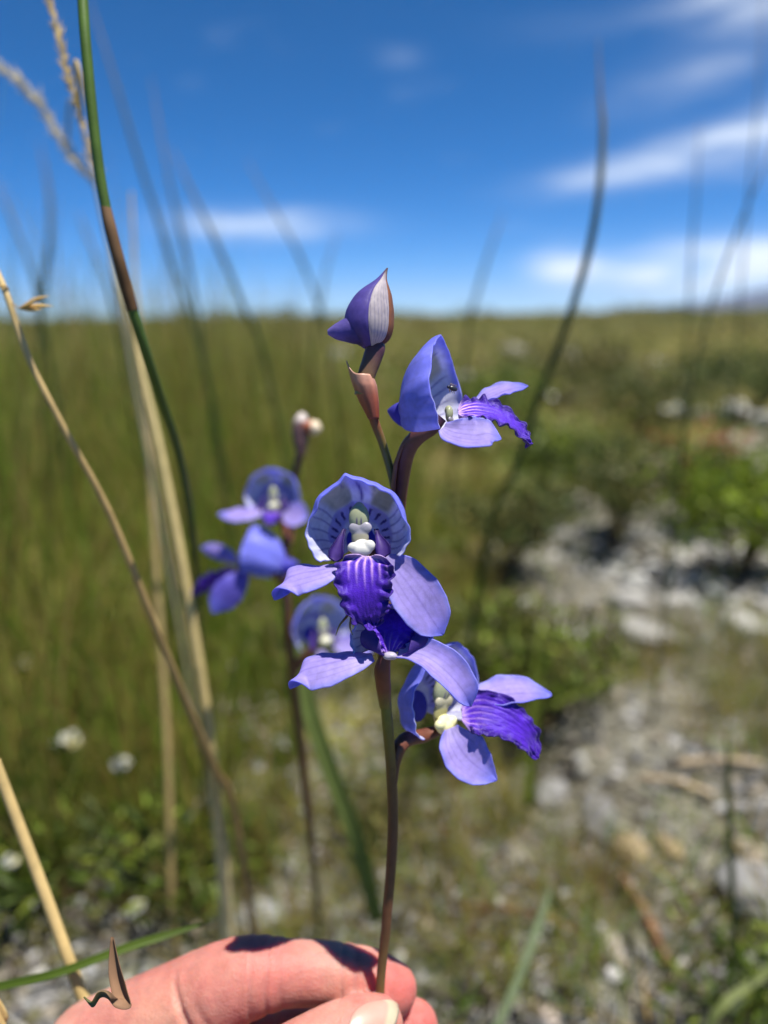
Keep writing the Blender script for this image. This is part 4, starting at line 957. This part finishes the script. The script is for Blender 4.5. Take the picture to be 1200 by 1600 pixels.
pedicel(f4, PB, [Q(613, 1222, -82), Q(617, 1185, -84), Q(632, 1158, -90), Q(662, 1150, -120), Q(690, 1140, -140)], [9, 12, 13, 12, 9], [S(84, 54, 38), S(100, 56, 40), S(92, 54, 42)], 'ovary')

# --- the second plant, behind and out of focus
d2 = 0.325; k2 = d2 / FPX
OB = G(500, 1462)
back = empty('orchid', OB); tag(back, 'blurred blue orchid spike with three flowers behind the held one', 'orchid', 'blue orchids')
m = MB()
tube(m, [OB, P(488, 1330, d2 + 0.10), P(470, 1160, d2 + 0.05), P(452, 1000, d2 + 0.02), P(446, 880, d2 + 0.014), P(452, 800, d2 + 0.016), P(462, 740, d2 + 0.012), P(470, 705, d2 + 0.004)], np.array([8, 8, 8, 8, 7, 7, 6, 7]) * k2, [S(96, 92, 48), S(88, 60, 40), S(92, 66, 40), S(84, 52, 40), S(110, 84, 50), S(76, 54, 48)], 60, 10)
m.build('stem', M_stem, back, OB)
m = MB()
A_ = lambda a, b, c_: [a, b, c_]
ellipsoid(m, [rt * 13 * k2, up * 26 * k2 + rt * 2 * k2, -fw * 13 * k2, P(470, 672, d2)], lambda U: np.where(U[:, 1:2] > 0.5, S(180, 168, 162), S(92, 66, 66)), 18, 14, 0.12, 3, 3)
ellipsoid(m, [rt * 15 * k2, up * 12 * k2, -fw * 11 * k2, P(487, 668, d2 - 0.002)], lambda U: np.where(U[:, :1] > 0.0, S(206, 188, 160), S(150, 84, 58)), 18, 14, 0.12, 3, 5)
tube(m, [P(470, 710, d2), P(470, 690, d2), P(472, 672, d2)], np.array([7, 12, 10]) * k2, S(88, 62, 62), 10, 10)
m.build('bud', M_stem, back, OB)
def back_flower(px, py, yaw, pitch, roll, sepals, lipspec, hoodkw, dd=0.0, size=1.0, col_y=0.6):
    f = empty('flower', OB, back); fr = Frame(px, py, d2 + dd, yaw, pitch, roll, size * 0.53, 0, k2)
    hood(fr, f, OB, detail=0.5, **hoodkw); column(fr, f, OB, yellow=col_y * 0.5, s=0.74, off=(3, -8, 0)); side_petals(fr, f, OB)
    for i, (mid, side, hw) in enumerate(sepals): sepal(fr, f, OB, mid, np.array([side] * 3), hw, 0.2, seed=20 + i)
    if lipspec: lip(fr, f, OB, lipspec[0], np.array([lipspec[1]] * 2), lipspec[2], seed=31)
    return f, fr
kx = 1 / 0.53
back_flower(425, 776, -4, 4, 0, [([(-20, -40, 0), (-60, -42, 10), (-110, -48, 18), (-158, -50, 18)], (0.0, 0.55, -0.8), 36), ([(30, -40, 0), (60, -50, 10), (85, -55, 16), (110, -62, 18)], (0.3, 0.8, -0.3), 40)],
            ([(6, -46, 4), (6, -52, 20), (6, -60, 50), (6, -80, 60)], (1, 0, 0), 32), dict(peak=4, fold=5, lean=0, spur=0))
back_flower(384, 872, -97, 0, 6, [([(-30, -10, 30), (-40, 10, 70), (-44, 22, 110), (-46, 30, 140)], (0.2, 0.9, 0.1), 22), ([(40, -40, -14), (54, -76, 12), (60, -112, 40), (62, -142, 64)], (0.5, 0.25, 0.8), 40)],
            ([(6, -46, 10), (6, -52, 50), (6, -70, 100), (6, -100, 140)], (0.8, 0.6, 0), 34), dict(lean=-24, dep=112, yd=-24, fold=2, peak=4, spur=30, spur_dir=(0, 0.15, -1)), size=1.12)
back_flower(506, 985, 34, 6, 0, [([(-10, -50, 6), (-6, -85, 16), (2, -110, 20), (14, -140, 20)], (1, 0.1, 0), 30), ([(30, -40, 0), (60, -40, 20), (90, -45, 40), (120, -50, 50)], (0.1, 0.8, -0.4), 34)],
            None, dict(lean=-16, dep=78, yd=-30, fold=2, peak=6, spur=26), dd=0.012, size=1.18)
m = MB(); tube(m, [P(455, 1060, d2 + 0.03), P(468, 1035, d2 + 0.025), P(490, 1015, d2 + 0.02)], np.array([8, 9, 8]) * k2, S(96, 60, 46), 12, 8); m.build('ovary', M_stem, back, OB)
m = MB(); tube(m, [P(446, 930, d2 + 0.01), P(440, 905, d2 + 0.006), P(425, 893, d2 + 0.004)], np.array([8, 9, 8]) * k2, S(96, 60, 46), 12, 8); m.build('ovary', M_stem, back, OB)
m = MB(); tube(m, [P(450, 850, d2 + 0.006), P(449, 825, d2 + 0.008), P(438, 800, d2 + 0.008)], np.array([8, 11, 9]) * k2, S(124, 76, 52), 12, 8); m.build('ovary', M_stem, back, OB)

# ---------------------------------------------------------------- insects
def insect(fr, label, L, legs, c, name):
    root = empty(name, fr.o); tag(root, label, 'insect')
    m = MB(); ell(m, fr, (0, 0, 0), ([L * 0.28, 0, 0], [0, L * 0.5, 0], [0, 0, L * 0.24]), c, 0.05, 2); m.build('abdomen', M_insect, root, fr.o)
    m = MB(); ell(m, fr, (0, L * 0.55, 0), ([L * 0.17, 0, 0], [0, L * 0.17, 0], [0, 0, L * 0.15]), c * 0.8, 0.05, 3); m.build('head', M_insect, root, fr.o)
    for pts, rr in legs:
        m = MB(); tube(m, fr(np.array(pts)), np.array(rr) * fr.k, [c * 1.1, S(120, 86, 40), S(150, 130, 90)], 14, 7); m.build('leg', M_insect, root, fr.o)
fr = Frame(556, 944, D0, dz=4)
insect(fr, 'brown insect behind the front lip, only its hind legs showing', 30,
       [([(-6, -8, 0), (-15, -20, 2), (-25, -32, 6), (-31, -48, 6)], [2.2, 2.2, 1.5, 0.8]), ([(-4, -10, 0), (-7, -22, 2), (-9, -34, 5), (-5, -47, 6)], [2.2, 2.2, 1.5, 0.8]),
        ([(6, -6, 0), (14, -12, 0), (20, -20, -2)], [1.8, 1.4, 0.7]), ([(6, 4, 0), (15, 6, 0), (20, 0, -2)], [1.8, 1.4, 0.7]),
        ([(-6, 4, 0), (-12, 6, 0), (-14, 0, -2)], [1.8, 1.4, 0.7]), ([(5, 10, 0), (12, 16, 0), (16, 14, -2)], [1.8, 1.4, 0.7])], S(110, 74, 36), 'insect')
fr = Frame(708, 607, D0, yaw=20, roll=76, dz=-2)
insect(fr, 'tiny black insect resting inside the uppermost flower hood', 15,
       [([(sx_ * 2, y_, 0), (sx_ * 5, y_ + 1, 1), (sx_ * 7, y_ - 2, -1)], [0.7, 0.6, 0.3]) for sx_ in (-1, 1) for y_ in (-3, 1, 5)], S(38, 40, 48), 'insect')

# ---------------------------------------------------------------- the hand
HZ = -196
def H(px, py, dz): return Q(px, py, dz + HZ)
def capsule_chain(mb, pts, rad, n=10, seg=20):
    pts = np.array(pts); 
    for i in range(len(pts)):
        r = rad[i]; ellipsoid(mb, [[r, 0, 0], [0, r, 0], [0, 0, r], pts[i]], S(220, 150, 130), 20, 14)
        if i: tube(mb, [pts[i - 1], pts[i]], [rad[i - 1], rad[i]], S(220, 150, 130), n, seg, spline=False)
    return mb
mb = MB()
def chain(js, sub=4):
    p = catmull([H(a, b, c) for a, b, c, _ in js], (len(js) - 1) * sub + 1); r = np.interp(np.linspace(0, 1, len(p)), np.linspace(0, 1, len(js)), [j[3] for j in js]) * K * 1.155
    capsule_chain(mb, p, r)
chain([(150, 1652, -40, 88), (262, 1590, -24, 76), (372, 1532, -6, 63), (450, 1520, -14, 49), (530, 1522, -22, 46), (582, 1532, -22, 45), (611, 1545, -22, 42)])         # forefinger
chain([(30, 1900, 40, 110), (200, 1800, 84, 88), (352, 1730, 118, 66), (456, 1668, 112, 56), (538, 1620, 88, 50), (586, 1602, 68, 43)])              # thumb
chain([(150, 1770, -70, 86), (300, 1690, -50, 70), (430, 1640, -40, 58), (550, 1612, -44, 52), (620, 1604, -48, 46), (645, 1604, -48, 42)])        # middle finger
chain([(160, 1890, -90, 84), (330, 1790, -80, 66), (480, 1740, -60, 56), (520, 1760, -20, 52), (480, 1790, 10, 44)])                               # ring finger
chain([(160, 2000, -100, 76), (300, 1920, -90, 58), (410, 1880, -70, 48), (430, 1890, -30, 44), (400, 1910, -5, 38)])                              # little finger
chain([(150, 1652, -40, 88), (60, 1850, -10, 120), (-60, 2080, 20, 130), (-200, 2330, 60, 128)])                                                  # palm and wrist
chain([(150, 1770, -70, 86), (40, 1960, -40, 120), (-60, 2080, 20, 130)])
chain([(160, 1890, -90, 84), (60, 2040, -50, 110), (-80, 2140, 10, 125)])
chain([(160, 2000, -100, 76), (40, 2120, -60, 100), (-120, 2220, 20, 125)])
chain([(-200, 2330, 60, 128), (-420, 2700, 110, 140), (-620, 3050, 150, 165)])
tmp = mb.build('hand_source', M_skin)
md = tmp.modifiers.new('r', 'REMESH'); md.mode = 'VOXEL'; md.voxel_size = 0.00075
md = tmp.modifiers.new('s', 'SMOOTH'); md.factor = 0.5; md.iterations = 6
dg = bpy.context.evaluated_depsgraph_get()
me = bpy.data.meshes.new_from_object(tmp.evaluated_get(dg)); me.name = 'hand'
bpy.data.objects.remove(tmp)
n = len(me.vertices); co = np.empty(n * 3, np.float32); me.vertices.foreach_get('co', co); co = co.reshape(-1, 3).astype(float)
# creases at the finger joints: shallow grooves across the forefinger
def groove(c, axis, wid, depth, reach, only=None):
    global co
    d = co - c; a = d @ axis; near = np.exp(-(np.linalg.norm(d - a[:, None] * axis, axis=1) / reach) ** 4)
    g = np.exp(-(a / wid) ** 2) * near * depth
    no = np.empty(n * 3, np.float32); me.vertices.foreach_get('normal', no); no = no.reshape(-1, 3)
    co = co - no * g[:, None]
fax = H(520, 1535, 0) - H(400, 1535, 0); fax /= np.linalg.norm(fax)
for x0, dp in ((400, 1.2), (424, 1.6), (446, 1.0), (536, 1.2), (556, 0.8)):
    groove(H(x0, 1533, -10), fax + rt * 0.0, 3.2 * K * 1.155, 2.2 * dp * K * 1.155, 85 * K * 1.155)
for x0, y0_, dp in ((300, 1590, 8.0), (338, 1604, 3.5)):
    groove(H(x0, y0_, 40), (fax * 0.8 + up * 0.5) / np.linalg.norm(fax * 0.8 + up * 0.5), 5 * K * 1.155, dp * K * 1.155, 60 * K * 1.155)
me.vertices.foreach_set('co', co.astype(np.float32).ravel())
at = me.color_attributes.get('Col') or me.color_attributes.new('Col', 'FLOAT_COLOR', 'POINT')
pxl = (co - CAM) @ rt / ((co - CAM) @ fw) * FPX + 600; pyl = 800 - (co - CAM) @ up / ((co - CAM) @ fw) * FPX
bl = (0.5 + 0.32 * vnoise(co / 0.010, 2.0, 3) + 0.22 * vnoise(co / 0.0032, 2.0, 5) + 0.12 * vnoise(co / 0.0012, 2.0, 6))
bl = np.clip(bl + 0.35 * smooth(-0.4, 0.8, np.sin(pxl / 70)) - 0.2, 0, 1)[:, None]
sk = S(184, 134, 118) * bl + S(172, 102, 94) * (1 - bl)
red = np.clip(np.exp(-((co - H(612, 1545, 10)) ** 2).sum(1) / (0.009 ** 2)) + 0.6 * np.exp(-((co - H(430, 1500, 30)) ** 2).sum(1) / (0.011 ** 2)) + 0.7 * np.exp(-((co - H(655, 1600, -20)) ** 2).sum(1) / (0.009 ** 2)), 0, 1)[:, None]
sk = sk * (1 - red * 0.65) + S(180, 86, 82) * red * 0.65
pale = np.clip(np.exp(-((co - H(250, 1590, 40)) ** 2).sum(1) / (0.010 ** 2)), 0, 1)[:, None]  # pale highlight by the thumb web, painted into the skin colour
sk = sk * (1 - pale * 0.5) + S(206, 160, 134) * pale * 0.5
C4 = np.ones((n, 4), np.float32); C4[:, :3] = sk; at.data.foreach_set('color', C4.ravel())
me.materials.clear(); me.materials.append(M_skin)
me.polygons.foreach_set('use_smooth', np.ones(len(me.polygons), bool)); me.update()
me.transform(Matrix.Translation(Vector(-H(150, 1652, -40))))
hand = bpy.data.objects.new('hand', me); col.objects.link(hand); hand.location = H(150, 1652, -40)
tag(hand, 'light skinned hand pinching the orchid stem between thumb and forefinger', 'hand')
# thumb nail: a thin plate lying on the thumb tip
from mathutils.bvhtree import BVHTree
HO = H(150, 1652, -40)
bv = BVHTree.FromPolygons([tuple(c) for c in co], [tuple(p.vertices) for p in me.polygons])
nu_, nv_ = 26, 22
g3 = np.zeros((nu_, nv_, 3)); okn = True
for i, a in enumerate(np.linspace(-1, 1, nu_)):
    for j, b in enumerate(np.linspace(-1, 1, nv_)):
        rr_ = math.sqrt(max(0.0, 1 - abs(b) ** 3.2))
        ax_, ay_ = a * rr_, b
        x_ = 583 + 38 * ax_ - 8 * ay_; y_ = 1594 - 6 * ax_ + 31 * ay_
        d_ = P(x_, y_, 1.0) - CAM; d_ /= np.linalg.norm(d_)
        hit, nrm, _, _ = bv.ray_cast(Vector(CAM), Vector(d_))
        g3[i, j] = np.array(hit) + np.array(nrm) * 1.2 * K * (1 - 0.9 * max(abs(a) ** 8, abs(b) ** 8)) if hit else g3[i, max(0, j - 1)]
U_, V_ = np.meshgrid(np.linspace(-1, 1, nu_), np.linspace(-1, 1, nv_), indexing='ij')
tipm = smooth(0.45, 0.62, U_)[..., None]
nc = S(188, 136, 120) * (1 - tipm) + S(188, 166, 138) * tipm
m = MB(); sheet(m, g3, 1.6 * K, nc, nc); nail = m.build('thumb_nail', M_nail, hand, HO)
# dried curled leaf beside the hand
m = MB()
cl = catmull([Q(176, 1464, -30), Q(181, 1500, -26), Q(189, 1535, -20), Q(195, 1560, -10), Q(182, 1560, 0), Q(170, 1550, 4), Q(157, 1551, 4), Q(146, 1566, 2), Q(132, 1558, -4)], 40)
wl = np.interp(np.linspace(0, 1, 40), [0, 0.2, 0.45, 0.7, 0.9, 1], [3, 16, 20, 10, 9, 3]) * K
kk_ = smooth(0.35, 0.55, np.linspace(0, 1, 40))[:, None]; sd_ = (rt * 0.9 - fw * 0.35) * (1 - kk_) + (-up * 0.75 + fw * 0.5) * kk_
vv_ = np.linspace(-1, 1, 9)
g3 = cl[:, None] + sd_[:, None] * (wl[:, None] * vv_[None])[..., None] + (-fw) * (wl[:, None] * 0.7 * vv_[None] ** 2)[..., None]
cl_c = interp([0, 0.5, 1], np.array([S(104, 80, 60), S(140, 108, 84), S(104, 112, 68)]), np.linspace(0, 1, 40))[:, None] + np.zeros((1, 9, 1))
sheet(m, g3, 1.2 * K, cl_c, cl_c * 0.7)
tag(m.build('dry_leaf', M_dry, None, Q(176, 1470, 18)), 'curled brown dry leaf tip hanging in front of the hand at left', 'leaf')

# ---------------------------------------------------------------- the air over the plain
hx = 9600.0; V = np.array([[x_, y_, z_] for x_ in (-hx, hx) for y_ in (-60.0, hx) for z_ in (-3.0, 260.0)])
m = MB(); m.add(V, [[0, 1, 3, 2], [4, 6, 7, 5], [0, 4, 5, 1], [2, 3, 7, 6], [0, 2, 6, 4], [1, 5, 7, 3]], S(200, 200, 200))
M_air = bpy.data.materials.new('air'); M_air.use_nodes = True; t_ = M_air.node_tree; t_.nodes.clear()
pv = t_.nodes.new('ShaderNodeVolumePrincipled'); pv.inputs['Color'].default_value = (0.80, 0.88, 1.0, 1); pv.inputs['Density'].default_value = 0.00007
pv.inputs['Anisotropy'].default_value = 0.2
ot = t_.nodes.new('ShaderNodeOutputMaterial'); t_.links.new(pv.outputs[0], ot.inputs['Volume'])
tag(m.build('haze', M_air, smoothed=False), kind='stuff')
